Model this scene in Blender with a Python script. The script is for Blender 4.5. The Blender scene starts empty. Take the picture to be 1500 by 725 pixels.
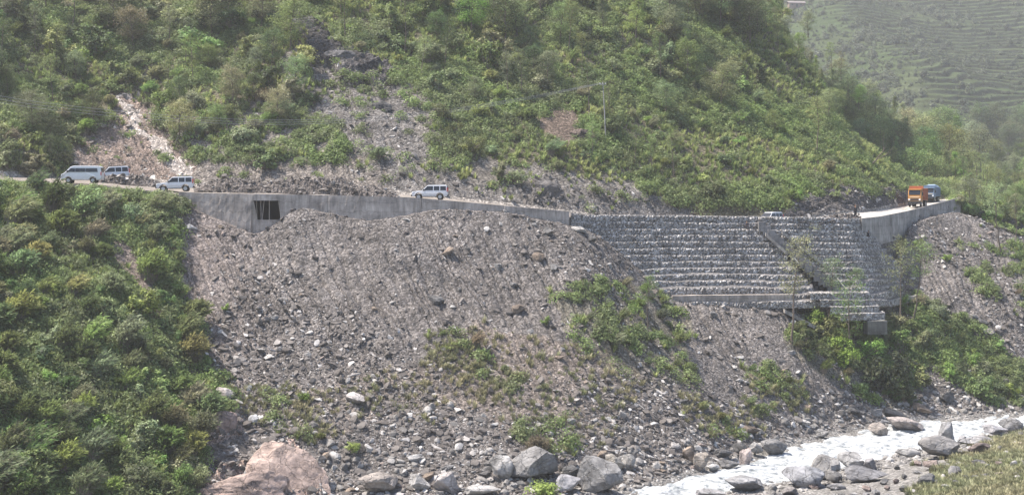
HAZE, SUN_EL, SUN_AZ, SUN_S, SKY_S, EXPO = .00021, 61, -82, 5.0, .15, 1.13
import bpy, bmesh, math, random
import numpy as np
from mathutils import Vector, Matrix, Euler

random.seed(7)
rng = np.random.default_rng(7)
scene = bpy.context.scene
COL = scene.collection
F, CX, HY, CZ = 2060.0, 750.0, 300.0, 28.0          # focal length in photo pixels, principal column, horizon row, eye height


def W(px, py, d):
    """photo column, row and depth -> world point"""
    return ((px - CX) / F * d, d, CZ - (py - HY) / F * d)


# ------------------------------------------------------------------ noise
def _h(ix, iy, iz, seed):
    h = (ix.astype(np.int64) * 374761393 + iy.astype(np.int64) * 668265263 + iz.astype(np.int64) * 1442695041 + seed * 974634533) & 0xffffffff
    h = ((h ^ (h >> 13)) * 1274126177) & 0xffffffff
    h = ((h ^ (h >> 15)) * 2246822519) & 0xffffffff
    return ((h ^ (h >> 16)) & 0xffffff) / float(0xffffff)


def vnoise(x, y, seed=0):
    x = np.asarray(x, float); y = np.asarray(y, float)
    ix = np.floor(x); iy = np.floor(y)
    fx = x - ix; fy = y - iy
    fx = fx * fx * fx * (fx * (fx * 6 - 15) + 10); fy = fy * fy * fy * (fy * (fy * 6 - 15) + 10)
    z = np.zeros_like(ix)
    a = _h(ix, iy, z, seed); b = _h(ix + 1, iy, z, seed)
    c = _h(ix, iy + 1, z, seed); d = _h(ix + 1, iy + 1, z, seed)
    return (a + (b - a) * fx) * (1 - fy) + (c + (d - c) * fx) * fy


def vnoise3(p, seed=0):
    i = np.floor(p); f = p - i
    f = f * f * (3 - 2 * f)
    r = 0
    for dx in (0, 1):
        for dy in (0, 1):
            for dz in (0, 1):
                w = (f[:, 0] if dx else 1 - f[:, 0]) * (f[:, 1] if dy else 1 - f[:, 1]) * (f[:, 2] if dz else 1 - f[:, 2])
                r = r + w * _h(i[:, 0] + dx, i[:, 1] + dy, i[:, 2] + dz, seed)
    return r


def fbm(x, y, octv=4, seed=0, gain=.5):
    s = 0; a = 1; t = 0
    for k in range(octv):
        s = s + a * vnoise(x, y, seed + k * 17); t += a; a *= gain
        x = x * 2.03 + 13.7; y = y * 2.03 + 7.3
    return s / t                                     # 0..1


def sstep(a, b, x):
    t = np.clip((x - a) / (b - a), 0, 1)
    return t * t * (3 - 2 * t)


def inpoly(poly, x, y):
    r = np.zeros(np.shape(x), bool)
    n = len(poly)
    for i in range(n):
        x0, y0 = poly[i]; x1, y1 = poly[(i + 1) % n]
        if y0 == y1:
            continue
        c = ((y0 > y) != (y1 > y)) & (x < (x1 - x0) * (y - y0) / (y1 - y0) + x0)
        r ^= c
    return r


# ------------------------------------------------------------------ object helpers
def mesh_np(name, v, faces, mats=(), smooth=False, attrs=None, mat_idx=None):
    """faces: list of int arrays (n,3) or (n,4)"""
    me = bpy.data.meshes.new(name)
    v = np.ascontiguousarray(v, np.float32)
    me.vertices.add(len(v)); me.vertices.foreach_set('co', v.ravel())
    if not isinstance(faces, (list, tuple)):
        faces = [faces]
    faces = [np.asarray(f, np.int32) for f in faces if len(f)]
    nl = sum(f.size for f in faces); npoly = sum(len(f) for f in faces)
    if npoly:
        loops = np.concatenate([f.ravel() for f in faces])
        tot = np.concatenate([np.full(len(f), f.shape[1], np.int32) for f in faces])
        start = np.concatenate([[0], np.cumsum(tot)[:-1]]).astype(np.int32)
        me.loops.add(nl); me.loops.foreach_set('vertex_index', loops)
        me.polygons.add(npoly); me.polygons.foreach_set('loop_start', start)
        me.polygons.foreach_set('loop_total', tot)
        me.polygons.foreach_set('use_smooth', np.full(npoly, smooth))
        if mat_idx is not None:
            me.polygons.foreach_set('material_index', np.asarray(mat_idx, np.int32))
    for m in mats:
        me.materials.append(m)
    for k, a in (attrs or {}).items():
        a = np.asarray(a, np.float32)
        if a.ndim == 2 and a.shape[1] == 3:
            at = me.color_attributes.new(k, 'FLOAT_COLOR', 'POINT')
            at.data.foreach_set('color', np.concatenate([a, np.ones((len(a), 1), np.float32)], 1).ravel())
        else:
            at = me.attributes.new(k, 'FLOAT', 'POINT'); at.data.foreach_set('value', a.ravel())
    me.update(calc_edges=True)
    return me


def link(name, me, parent=None):
    o = bpy.data.objects.new(name, me); COL.objects.link(o)
    if parent is not None:
        o.parent = parent
    return o


def tag(o, label=None, cat=None, group=None, kind=None):
    if label: o['label'] = label
    if cat: o['category'] = cat
    if group: o['group'] = group
    if kind: o['kind'] = kind
    return o


def empty(name, loc, rotz=0.0):
    o = bpy.data.objects.new(name, None); COL.objects.link(o)
    o.location = loc; o.rotation_euler = (0, 0, rotz); o.empty_display_size = .3
    return o


def bm_obj(name, bm, mat, parent=None, smooth=False):
    me = bpy.data.meshes.new(name)
    bmesh.ops.recalc_face_normals(bm, faces=bm.faces[:])
    bm.to_mesh(me); bm.free()
    if smooth:
        me.polygons.foreach_set('use_smooth', [True] * len(me.polygons))
    for m in (mat if isinstance(mat, (list, tuple)) else [mat]):
        me.materials.append(m)
    return link(name, me, parent)


def bm_box(bm, x0, x1, y0, y1, z0, z1, bevel=0.0):
    g = bmesh.ops.create_cube(bm, size=1.0)
    for v in g['verts']:
        v.co = Vector((x0 + (v.co.x + .5) * (x1 - x0), y0 + (v.co.y + .5) * (y1 - y0), z0 + (v.co.z + .5) * (z1 - z0)))
    if bevel:
        es = list({e for v in g['verts'] for e in v.link_edges})
        bmesh.ops.bevel(bm, geom=es, offset=bevel, segments=2, affect='EDGES', profile=.6)


def bm_prism(bm, pts, half, bevel=0.0, inset=None):
    """side profile in xz extruded to +-half in y; inset(z) narrows it"""
    a = []; b = []
    for x, z in pts:
        h = half - (inset(z) if inset else 0)
        a.append(bm.verts.new((x, -h, z))); b.append(bm.verts.new((x, h, z)))
    fs = [bm.faces.new(a), bm.faces.new(list(reversed(b)))]
    n = len(pts)
    for i in range(n):
        fs.append(bm.faces.new((a[i], b[i], b[(i + 1) % n], a[(i + 1) % n])))
    bmesh.ops.recalc_face_normals(bm, faces=fs)
    if bevel:
        es = list({e for f in fs[2:] for e in f.edges})
        bmesh.ops.bevel(bm, geom=es, offset=bevel, segments=2, affect='EDGES', profile=.6)


def bm_cyl(bm, c, r, h, axis='Y', seg=20, r2=None):
    g = bmesh.ops.create_cone(bm, cap_ends=True, segments=seg, radius1=r, radius2=r if r2 is None else r2, depth=h)
    M = Matrix.Identity(4)
    if axis == 'Y': M = Matrix.Rotation(math.pi / 2, 4, 'X')
    if axis == 'X': M = Matrix.Rotation(math.pi / 2, 4, 'Y')
    for v in g['verts']:
        v.co = (M @ v.co) + Vector(c)


def tubes_np(paths, seg=6):
    """paths: list of (pts (n,3), radii (n)) -> verts, quads"""
    V = []; Q = []; off = 0
    ang = np.arange(seg) / seg * 2 * np.pi
    for pts, rad in paths:
        pts = np.asarray(pts, float); n = len(pts)
        t = np.gradient(pts, axis=0); t /= np.linalg.norm(t, axis=1)[:, None] + 1e-9
        ref = np.where(np.abs(t[:, 2:3]) > .9, np.array([[1., 0, 0]]), np.array([[0, 0, 1.]]))
        a = np.cross(t, ref); a /= np.linalg.norm(a, axis=1)[:, None] + 1e-9
        b = np.cross(t, a)
        ring = pts[:, None] + (a[:, None] * np.cos(ang)[None, :, None] + b[:, None] * np.sin(ang)[None, :, None]) * np.asarray(rad)[:, None, None]
        V.append(ring.reshape(-1, 3))
        i = np.arange(n - 1)[:, None] * seg; j = np.arange(seg)[None]; j2 = (j + 1) % seg
        Q.append(np.stack([i + j, i + j2, i + seg + j2, i + seg + j], -1).reshape(-1, 4) + off)
        off += n * seg
    return np.concatenate(V), np.concatenate(Q)


def grid_quads(nr, nc):
    i = np.arange(nr - 1)[:, None] * nc; j = np.arange(nc - 1)[None]
    return np.stack([i + j, i + j + 1, i + nc + j + 1, i + nc + j], -1).reshape(-1, 4)


# ------------------------------------------------------------------ materials
class NT:
    def __init__(self, name):
        self.m = bpy.data.materials.new(name); self.m.use_nodes = True
        self.t = self.m.node_tree; self.t.nodes.clear()

    def n(self, typ, **kw):
        nd = self.t.nodes.new('ShaderNode' + typ)
        for k, v in kw.items():
            if k.startswith('i_'):
                key = k[2:]
                key = int(key) if key.isdigit() else key.replace('_', ' ')
                nd.inputs[key].default_value = v
            else:
                setattr(nd, k, v)
        return nd

    def l(self, a, b):
        self.t.links.new(a, b)

    def noise(self, scale, detail=6, rough=.6, vec=None, dist=0.0):
        nd = self.n('TexNoise'); nd.inputs['Scale'].default_value = scale
        nd.inputs['Detail'].default_value = detail; nd.inputs['Roughness'].default_value = rough
        nd.inputs['Distortion'].default_value = dist
        if vec is None:
            vec = self.n('NewGeometry').outputs['Position']
        self.l(vec, nd.inputs['Vector'])
        return nd.outputs['Fac']

    def rng(self, fac, lo, hi, a=.3, b=.7):
        nd = self.n('MapRange'); self.l(fac, nd.inputs[0])
        for i, v in ((1, a), (2, b), (3, lo), (4, hi)):
            nd.inputs[i].default_value = v
        return nd.outputs[0]

    def mul(self, col, fac):
        nd = self.n('VectorMath', operation='SCALE'); self.l(col, nd.inputs[0]); self.l(fac, nd.inputs['Scale'])
        return nd.outputs[0]

    def mix(self, a, b, fac):
        nd = self.n('Mix', data_type='RGBA')
        for s, v in ((nd.inputs[6], a), (nd.inputs[7], b), (nd.inputs[0], fac)):
            if hasattr(v, 'is_linked'): self.l(v, s)
            else: s.default_value = (*v, 1) if isinstance(v, tuple) else v
        return nd.outputs[2]

    def out(self, col=None, rough=.9, spec=.2, bump=None, bump_d=.05, metal=0.0, trans=0.0, shader=None):
        o = self.n('OutputMaterial')
        if shader is not None:
            self.l(shader, o.inputs['Surface']); return self.m
        p = self.n('BsdfPrincipled'); p.inputs['Roughness'].default_value = rough
        p.inputs['Specular IOR Level'].default_value = spec; p.inputs['Metallic'].default_value = metal
        if hasattr(col, 'is_linked'): self.l(col, p.inputs['Base Color'])
        else: p.inputs['Base Color'].default_value = (*col, 1)
        if bump is not None:
            b = self.n('Bump'); b.inputs['Strength'].default_value = 1.0; b.inputs['Distance'].default_value = bump_d
            self.l(bump, b.inputs['Height']); self.l(b.outputs[0], p.inputs['Normal'])
        s = p.outputs[0]
        if trans:
            tr = self.n('BsdfTranslucent')
            if hasattr(col, 'is_linked'): self.l(col, tr.inputs[0])
            else: tr.inputs[0].default_value = (*col, 1)
            mx = self.n('MixShader'); mx.inputs[0].default_value = trans
            self.l(s, mx.inputs[1]); self.l(tr.outputs[0], mx.inputs[2]); s = mx.outputs[0]
        self.l(s, o.inputs['Surface'])
        return self.m


def simple(name, col, rough=.6, spec=.4, metal=0.0, var=.12, scale=3.0):
    t = NT(name)
    f = t.rng(t.noise(scale), 1 - var, 1 + var)
    c = t.n('RGB'); c.outputs[0].default_value = (*col, 1)
    return t.out(t.mul(c.outputs[0], f), rough, spec, metal=metal)


def mat_ground():
    t = NT('hillside_soil')
    a = t.n('Attribute', attribute_name='ground')
    f1 = t.rng(t.noise(2.2, 8, .7), .62, 1.42)
    f2 = t.rng(t.noise(9.0, 4, .65), .72, 1.32)
    m = t.n('Math', operation='MULTIPLY'); t.l(f1, m.inputs[0]); t.l(f2, m.inputs[1])
    # gravel: small stones of differing tone
    vo = t.n('TexVoronoi'); vo.inputs['Scale'].default_value = 4.6; t.l(t.n('NewGeometry').outputs['Position'], vo.inputs['Vector'])
    sc = t.n('SeparateColor'); t.l(vo.outputs['Color'], sc.inputs[0])
    pw = t.n('Math', operation='POWER'); pw.inputs[1].default_value = 2.2; t.l(sc.outputs[0], pw.inputs[0])
    m2 = t.n('Math', operation='MULTIPLY'); t.l(m.outputs[0], m2.inputs[0]); t.l(t.rng(pw.outputs[0], .68, 1.9, 0, 1), m2.inputs[1])
    col = t.mul(a.outputs['Color'], m2.outputs[0])
    hb = t.n('Math', operation='ADD'); t.l(t.noise(5.0, 8, .75), hb.inputs[0])
    hv = t.n('Math', operation='MULTIPLY'); hv.inputs[1].default_value = -.55; t.l(vo.outputs['Distance'], hv.inputs[0]); t.l(hv.outputs[0], hb.inputs[1])
    return t.out(col, .95, .1, bump=hb.outputs[0], bump_d=.22)


def mat_stone(name, c1, c2, c3, scale=1.2, mid=.55):
    t = NT(name)
    oi = t.n('ObjectInfo')
    cr = t.n('ValToRGB'); e = cr.color_ramp
    e.elements[0].position = 0; e.elements[0].color = (*c1, 1)
    e.elements[1].position = 1; e.elements[1].color = (*c3, 1)
    x = e.elements.new(mid); x.color = (*c2, 1)
    t.l(oi.outputs['Random'], cr.inputs[0])
    f1 = t.rng(t.noise(scale, 8, .7), .68, 1.32)
    f2 = t.rng(t.noise(scale * 6, 5, .7), .8, 1.2)
    m = t.n('Math', operation='MULTIPLY'); t.l(f1, m.inputs[0]); t.l(f2, m.inputs[1])
    return t.out(t.mul(cr.outputs[0], m.outputs[0]), .9, .2, bump=t.noise(scale * 4, 8, .7), bump_d=.08)


def mat_boulder():
    """albedo from the object's own colour, with veins and lichen"""
    t = NT('boulder_rock')
    oi = t.n('ObjectInfo')
    f1 = t.rng(t.noise(.9, 9, .68), .6, 1.38)
    tc = t.n('TexCoord')
    w = t.n('TexWave', bands_direction='Z'); w.inputs['Scale'].default_value = 1.6; w.inputs['Distortion'].default_value = 5.0
    w.inputs['Detail'].default_value = 4
    t.l(tc.outputs['Object'], w.inputs['Vector'])
    f2 = t.rng(w.outputs['Fac'], .92, 1.05, 0, 1)
    m = t.n('Math', operation='MULTIPLY'); t.l(f1, m.inputs[0]); t.l(f2, m.inputs[1])
    st = t.rng(t.noise(.35, 6, .7), .55, 1.15, .35, .55)
    m3 = t.n('Math', operation='MULTIPLY'); t.l(m.outputs[0], m3.inputs[0]); t.l(st, m3.inputs[1])
    col = t.mul(oi.outputs['Color'], m3.outputs[0])
    hb = t.n('Math', operation='ADD'); t.l(t.noise(2.5, 12, .78), hb.inputs[0])
    h2 = t.n('Math', operation='MULTIPLY'); h2.inputs[1].default_value = -.5
    rg = t.n('TexVoronoi', feature='DISTANCE_TO_EDGE'); rg.inputs['Scale'].default_value = .75
    wv_ = t.n('VectorMath', operation='ADD'); nz_ = t.n('TexNoise'); nz_.inputs['Scale'].default_value = 1.3; t.l(t.n('NewGeometry').outputs['Position'], nz_.inputs['Vector']); t.l(t.n('NewGeometry').outputs['Position'], wv_.inputs[0]); t.l(nz_.outputs['Color'], wv_.inputs[1]); t.l(wv_.outputs[0], rg.inputs['Vector'])
    ck = t.rng(rg.outputs['Distance'], 1, 0, 0, .035); t.l(ck, h2.inputs[0]); t.l(h2.outputs[0], hb.inputs[1])
    return t.out(col, .85, .25, bump=hb.outputs[0], bump_d=.3)


def mat_leaf(name, col=None, trans=.32, patch=None):
    """leaf colour: the object's own colour (or col) varied leaf by leaf"""
    t = NT(name)
    oi = t.n('ObjectInfo')
    a = t.n('Attribute', attribute_name='leaf')
    if col is None:
        base = oi.outputs['Color']
    else:
        c1 = t.n('RGB'); c1.outputs[0].default_value = (*col, 1); base = c1.outputs[0]
        if patch:
            base = t.mix(base, patch, t.rng(t.noise(.11, 3, .6), 0, 1, .38, .62))
    f = t.rng(a.outputs['Fac'], .35, 1.7, 0, 1)
    r = t.rng(oi.outputs['Random'], .72, 1.3, 0, 1)
    m = t.n('Math', operation='MULTIPLY'); t.l(f, m.inputs[0]); t.l(r, m.inputs[1])
    return t.out(t.mul(base, m.outputs[0]), .55, .25, trans=trans)


def mat_concrete(name='weathered_concrete', base=(.345, .30, .262)):
    t = NT(name)
    pos = t.n('NewGeometry').outputs['Position']
    f1 = t.rng(t.noise(.5, 8, .65), .55, 1.35)
    mp = t.n('Mapping'); mp.inputs['Scale'].default_value = (1.3, 1.3, .12); t.l(pos, mp.inputs[0])
    f2 = t.rng(t.noise(2.2, 5, .6, vec=mp.outputs[0]), .62, 1.2)
    # pour lines: narrow darker seams every 1.2 m of height
    sp = t.n('SeparateXYZ'); t.l(pos, sp.inputs[0])
    dv = t.n('Math', operation='FRACT'); d0 = t.n('Math', operation='DIVIDE'); d0.inputs[1].default_value = 1.15
    wob = t.n('Math', operation='ADD'); t.l(sp.outputs[2], wob.inputs[0]); t.l(t.noise(1.5, 3, .5), wob.inputs[1])
    t.l(wob.outputs[0], d0.inputs[0]); t.l(d0.outputs[0], dv.inputs[0])
    gt = t.n('Math', operation='GREATER_THAN'); gt.inputs[1].default_value = .07; t.l(dv.outputs[0], gt.inputs[0])
    f3 = t.rng(gt.outputs[0], .72, 1.0, 0, 1)
    m = t.n('Math', operation='MULTIPLY'); t.l(f1, m.inputs[0]); t.l(f2, m.inputs[1])
    m2 = t.n('Math', operation='MULTIPLY'); t.l(m.outputs[0], m2.inputs[0]); t.l(f3, m2.inputs[1])
    c = t.n('RGB'); c.outputs[0].default_value = (*base, 1)
    return t.out(t.mul(c.outputs[0], m2.outputs[0]), .9, .2, bump=t.noise(6, 6, .7), bump_d=.04)


def mat_water():
    t = NT('white_rapid_water')
    pos = t.n('NewGeometry').outputs['Position']
    mp = t.n('Mapping'); mp.inputs['Rotation'].default_value = (0, 0, math.radians(-52)); mp.inputs['Scale'].default_value = (.45, 1.1, 1)
    t.l(pos, mp.inputs[0])
    f = t.noise(1.1, 8, .62, vec=mp.outputs[0], dist=.6)
    col = t.mix((.16, .175, .18), (.50, .51, .51), t.rng(f, 0, 1, .36, .58))
    return t.out(col, .6, .2, bump=f, bump_d=.6)


M_GROUND = mat_ground()
M_STONE = mat_stone('scree_stone', (.078, .069, .063), (.150, .134, .123), (.43, .41, .39), mid=.78)
M_COBBLE = mat_stone('river_cobble', (.10, .094, .09), (.19, .178, .165), (.36, .345, .33))
M_BOULDER = mat_boulder()
M_LEAF = mat_leaf('leafy_green', trans=.42)
M_WISP = mat_leaf('wispy_green', trans=.48)
M_CONC = mat_concrete()
M_CONC_PALE = mat_concrete('pale_concrete', (.31, .285, .26))
M_WATER = mat_water()
M_BARK = simple('bark', (.13, .105, .085), .9, .1, var=.3, scale=6)
M_TWIG = simple('grey_twig', (.20, .17, .14), .9, .1, var=.3, scale=6)

# ------------------------------------------------------------------ the valley side (one sheet, columns across, profile near to far)
FEAT = ['N0', 'N1', 'N2', 'B', 'W1', 'WM', 'W2', 'F3', 'F4', 'F5', 'F6', 'F6b', 'F7', 'F8', 'F9', 'F10', 'F11', 'F12', 'F13']
NSUB = [6, 10, 40, 14, 8, 8, 26, 112, 112, 96, 4, 12, 18, 44, 120, 120, 34, 10]


def zrow(z, d):                                      # height -> row
    return HY - (z - CZ) * F / d


# per column: river near edge d, far edge d, then (row, depth) of F3..F12; kind of wall at F6/F7 ('n' none, 'c' concrete, 'g' gabion)
COLS = [
    (-600, 80, 98, (760, 106), (560, 116), (400, 132), (250, 152), (240, 157), (238, 166), (190, 170), (80, 190), (-20, 206), (-270, 254), 'n'),
    (-200, 90, 106, (735, 114), (560, 125), (400, 141), (265, 158), (252, 162), (248, 171), (205, 175), (95, 195), (-5, 211), (-255, 259), 'n'),
    (0, 95, 110, (725, 118), (560, 130), (400, 146), (275, 163), (264, 166.5), (260, 176), (215, 180), (100, 200), (0, 215), (-250, 263), 'n'),
    (130, 98, 114, (725, 121), (560, 134), (400, 150), (284, 166), (272, 170), (262, 186), (226, 189), (110, 207), (0, 225), (-250, 274), 'n'),
    (230, 102, 118, (725, 125), (560, 139), (400, 155), (290, 168), (281, 171), (266, 187), (236, 190), (120, 207), (0, 226), (-250, 276), 'n'),
    (280, 104, 121, (715, 130), (540, 147), (400, 160), (305, 169.5), (288, 171), (274, 184), (240, 188), (120, 206), (0, 226), (-250, 276), 'c'),
    (375, 108, 126, (715, 132), (540, 149), (400, 162), (345, 167.8), (289, 171), (277, 183), (238, 187), (120, 206), (0, 226), (-250, 276), 'c'),
    (440, 110, 128, (715, 133), (530, 150), (400, 162.5), (304, 170.4), (290, 171.8), (280, 183), (240, 187), (120, 206), (0, 227), (-250, 277), 'c'),
    (540, 112, 130.5, (720, 135), (520, 152), (400, 163), (325, 170.6), (292, 172.4), (283, 183), (245, 187), (120, 207), (0, 228), (-250, 278), 'c'),
    (640, 115, 131, (710, 135), (520, 153), (400, 165), (307, 172.3), (296, 173.6), (290, 183), (264, 187), (120, 209), (0, 231), (-250, 281), 'c'),
    (740, 117, 131.5, (700, 136), (540, 153), (410, 166), (311, 174.6), (307, 175.9), (301, 185), (276, 188), (130, 211), (0, 235), (-250, 285), 'c'),
    (830, 118, 132, (690, 139), (560, 151), (430, 165), (330, 176), (318, 179.5), (312, 187), (286, 190), (140, 213), (0, 240), (-250, 291), 'c'),
    (862, 121, 133.5, (690, 140), (562, 152), (440, 166), (338, 177.2), (322, 182.3), (316, 189), (288, 192), (142, 215), (0, 242), (-240, 293), 'g'),
    (900, 124, 135.3, (690, 141), (570, 153), (460, 167), (366, 178.0), (330, 185), (323, 191), (290, 194), (145, 217), (0, 244), (-230, 295), 'g'),
    (985, 129, 141.8, (675, 146), (590, 157), (500, 171), (441, 180.8), (333, 189.4), (327, 196), (295, 199), (150, 224), (0, 252), (-200, 303), 'g'),
    (1080, 137, 154, (645, 158), (570, 168), (500, 177), (442, 184.9), (336, 193), (331, 200), (293, 203), (150, 230), (0, 263), (-150, 312), 'g'),
    (1160, 142, 163, (625, 167), (560, 174), (500, 181), (458, 187), (332, 195.5), (324, 203), (300, 206), (185, 232), (82, 257), (62, 270), 'g'),
    (1250, 149, 174, (605, 178), (550, 184), (512, 189), (478, 192), (321, 201), (313, 210), (288, 215), (243, 228), (203, 246), (196, 254), 'g'),
    (1290, 153, 178, (598, 182), (545, 188), (500, 194), (438, 201), (319, 209), (309, 221), (286, 226), (254, 238), (228, 252), (222, 258), 'g'),
    (1335, 158, 180.5, (594, 184), (540, 191), (450, 202), (325, 219.2), (311, 222), (301, 236), (282, 241), (274, 250), (268, 260), (268, 264), 'c'),
    (1400, 164, 183, (590, 187), (520, 196), (420, 207.5), (310, 229), (294, 239), (290, 253), (284, 259), (274, 272), (266, 290), (266, 295), 'c'),
    (1500, 176, 186.5, (590, 190), (520, 200), (420, 211), (345, 231), (325, 245), (310, 262), (300, 276), (290, 300), (283, 325), (280, 345), 'n'),
    (1700, 188, 199, (590, 203), (520, 216), (430, 243), (350, 262), (330, 276), (315, 292), (305, 305), (295, 328), (285, 348), (282, 363), 'n'),
    (2200, 215, 226, (580, 230), (520, 241), (430, 262), (350, 302), (330, 315), (315, 330), (305, 340), (295, 355), (285, 375), (282, 390), 'n'),
]
PXS = np.concatenate([np.arange(-560, -60, 12.0), np.arange(-60, 1560, 1.6), np.arange(1560, 2150, 14.0)])
cpx = np.array([c[0] for c in COLS], float)


def ctrl(vals, sm=9):
    v = np.interp(PXS, cpx, vals)
    # light smoothing across columns inside the fine range
    fine = np.arange(-560, 2150, 2.0)
    vv = np.interp(fine, PXS, v)
    k = np.exp(-.5 * (np.arange(-30, 31) * 2.0 / sm) ** 2); k /= k.sum()
    vv = np.convolve(np.pad(vv, 30, mode='edge'), k, mode='valid')
    return np.interp(PXS, fine, vv)


ND = len(FEAT)
FD = np.zeros((ND, len(PXS))); FZ = np.zeros((ND, len(PXS)))
w1 = ctrl([c[1] for c in COLS]); w2 = ctrl([c[2] for c in COLS])
FD[0] = 0.5; FZ[0] = 26.2
FD[1] = 34; FZ[1] = 18.0
FD[2] = 74; FZ[2] = 7.5
# near bank: a grassy shelf at the right, low stones elsewhere
bank_d = np.interp(PXS, [-600, 900, 1050, 1200, 1330, 1400, 1500, 1700, 2200], [74, 112, 124, 134, 146, 152, 163, 172, 198])
bank_z = np.interp(PXS, [-600, 900, 1150, 1280, 1340, 1400, 1500, 2200], [2.5, 1.0, .5, .5, .7, .9, 1.2, 2.5])
FD[3] = bank_d; FZ[3] = bank_z
FD[2] = np.minimum(FD[2], bank_d - 10)
FD[4] = w1; FZ[4] = .15
FD[5] = (w1 + w2) / 2; FZ[5] = -1.0
FD[6] = w2; FZ[6] = .15
for k in range(10):
    r = ctrl([c[3 + k][0] for c in COLS]); d = ctrl([c[3 + k][1] for c in COLS])
    idx = 7 + k if k < 4 else 8 + k
    FD[idx] = d; FZ[idx] = CZ - (r - HY) / F * d
kind_c = np.interp(PXS, cpx, [1.0 if c[13] == 'g' else 0.0 for c in COLS])
gab_in = FD[12] - .25 - .62 * np.maximum(0, 26.4 - FZ[10]) + 1.6
FD[11] = np.where(kind_c > .5, gab_in, FD[12] - .12)
FD[11] = np.clip(FD[11], FD[10] + .1, FD[12] - .1)
FZ[11] = FZ[10] + .1
drop = np.where(PXS > 1140, 1.0, 0.0)
FD[18] = FD[17] + 45; FZ[18] = np.where(PXS > 1140, FZ[17] - 30, FZ[17] + 30)
ROAD_D0 = FD[12].copy(); ROAD_Z0 = FZ[12].copy(); ROAD_D1 = FD[13].copy(); ROAD_Z1 = FZ[13].copy()
pit = (PXS > 362) & (PXS < 421)
FD[11][pit] += 8.5; FD[12][pit] += 8.5               # the culvert under the road

rowsD = []; rowsZ = []; VF = []
for i in range(ND - 1):
    n = NSUB[i]
    for j in range(n):
        t = j / n
        rowsD.append(FD[i] * (1 - t) + FD[i + 1] * t); rowsZ.append(FZ[i] * (1 - t) + FZ[i + 1] * t); VF.append(i + t)
rowsD.append(FD[-1]); rowsZ.append(FZ[-1]); VF.append(ND - 1)
D = np.array(rowsD); Z = np.array(rowsZ); VF = np.array(VF)
NR, NC = D.shape
# round the creases of the slopes (not the walls, the road or the water's edge)
wsm = np.zeros(NR)
wsm[(VF > 1) & (VF < 4)] = 1; wsm[(VF > 6.4) & (VF < 9.9)] = 1; wsm[(VF > 14.0)] = 1; wsm[-1] = 0
for it in range(60):
    for A in (D, Z):
        s = A.copy(); s[1:-1] = (A[:-2] + 2 * A[1:-1] + A[2:]) / 4
        A += (s - A) * wsm[:, None]
X = (PXS[None] - CX) / F * D
PY = HY - (Z - CZ) * F / np.maximum(D, 1)
PXG = np.broadcast_to(PXS[None], D.shape)
VG = np.broadcast_to(VF[:, None], D.shape)

# ---- what covers the ground (masks decided on the undisplaced slope, edges broken by noise)
wx = PXG + (fbm(X / 4, D / 4, 4, 3) - .5) * 46 + (fbm(X / 1.2, D / 1.2, 3, 31) - .5) * 14
wy = PY + (fbm(X / 4, D / 4, 4, 5) - .5) * 40 + (fbm(X / 1.2, D / 1.2, 3, 33) - .5) * 12
upper = VG >= 13.15
lower = (VG > 6.2) & (VG < 11.2)
P = lambda pts: inpoly(pts, wx, wy)
leftspur = lower & P([(-700, 200), (226, 262), (262, 285), (270, 330), (262, 400), (285, 450), (300, 520), (335, 570), (335, 610), (300, 650), (310, 680), (280, 720), (250, 760), (-700, 900)])
spur_bare = leftspur & P([(160, 345), (185, 350), (215, 400), (225, 430), (205, 435), (180, 400)])
pink_rock = lower & (P([(345, 690), (400, 655), (420, 640), (438, 645), (450, 690), (475, 725), (480, 760), (280, 760), (300, 712)]) | P([(285, 625), (345, 600), (348, 650), (300, 655)]))
gully = upper & P([(150, 120), (190, 122), (235, 185), (295, 240), (300, 270), (80, 270), (92, 232), (135, 185), (168, 168)])
pale_streak = upper & P([(158, 128), (176, 128), (222, 190), (262, 225), (285, 262), (255, 262), (225, 215), (190, 178)])
outcrop = upper & P([(425, 25), (470, 32), (525, 85), (570, 92), (580, 125), (510, 118), (460, 80)])
chute = upper & P([(455, 90), (520, 100), (590, 130), (615, 190), (650, 265), (640, 300), (530, 300), (512, 235), (490, 185), (455, 130)])
bank = upper & P([(282, 230), (420, 214), (545, 230), (575, 300), (282, 300)])
band = upper & P([(560, 228), (640, 240), (700, 262), (760, 272), (830, 258), (890, 266), (940, 285), (1020, 300), (1020, 335), (560, 335)])
dark_cut = upper & P([(1140, 305), (1200, 284), (1300, 282), (1340, 290), (1340, 325), (1130, 330)])
brown1 = upper & P([(800, 160), (850, 170), (860, 210), (820, 215), (790, 190)])
rock_hole = upper & P([(780, 265), (815, 262), (830, 290), (790, 296)])
bare_up = gully | outcrop | chute | bank | band | dark_cut | brown1 | rock_hole
sparse_up = upper & P([(285, 175), (390, 150), (435, 50), (520, 70), (600, 110), (650, 170), (720, 235), (830, 245), (900, 250), (1000, 300), (560, 300), (285, 250)])
vegA = lower & P([(620, 480), (690, 490), (765, 560), (750, 600), (690, 575), (635, 540)])
vegB = lower & P([(800, 430), (960, 405), (1005, 460), (1015, 560), (950, 565), (860, 520)])
vegC = lower & P([(1150, 480), (1200, 470), (1260, 480), (1330, 440), (1352, 520), (1345, 592), (1265, 592), (1215, 555), (1160, 520)])
vegD = lower & P([(1335, 430), (1430, 480), (1500, 530), (1560, 540), (1560, 590), (1470, 592), (1390, 560), (1340, 520)])
vegE = lower & P([(1385, 340), (1700, 325), (1700, 480), (1500, 470), (1430, 420)])
vegG = lower & P([(985, 575), (1110, 590), (1115, 640), (1040, 640)])
vegH = lower & P([(1080, 530), (1180, 560), (1180, 600), (1100, 590)])
vegI = lower & P([(310, 560), (450, 570), (480, 610), (470, 640), (400, 640), (340, 610)])
dryF = lower & P([(745, 600), (825, 610), (835, 665), (760, 655)])
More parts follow.
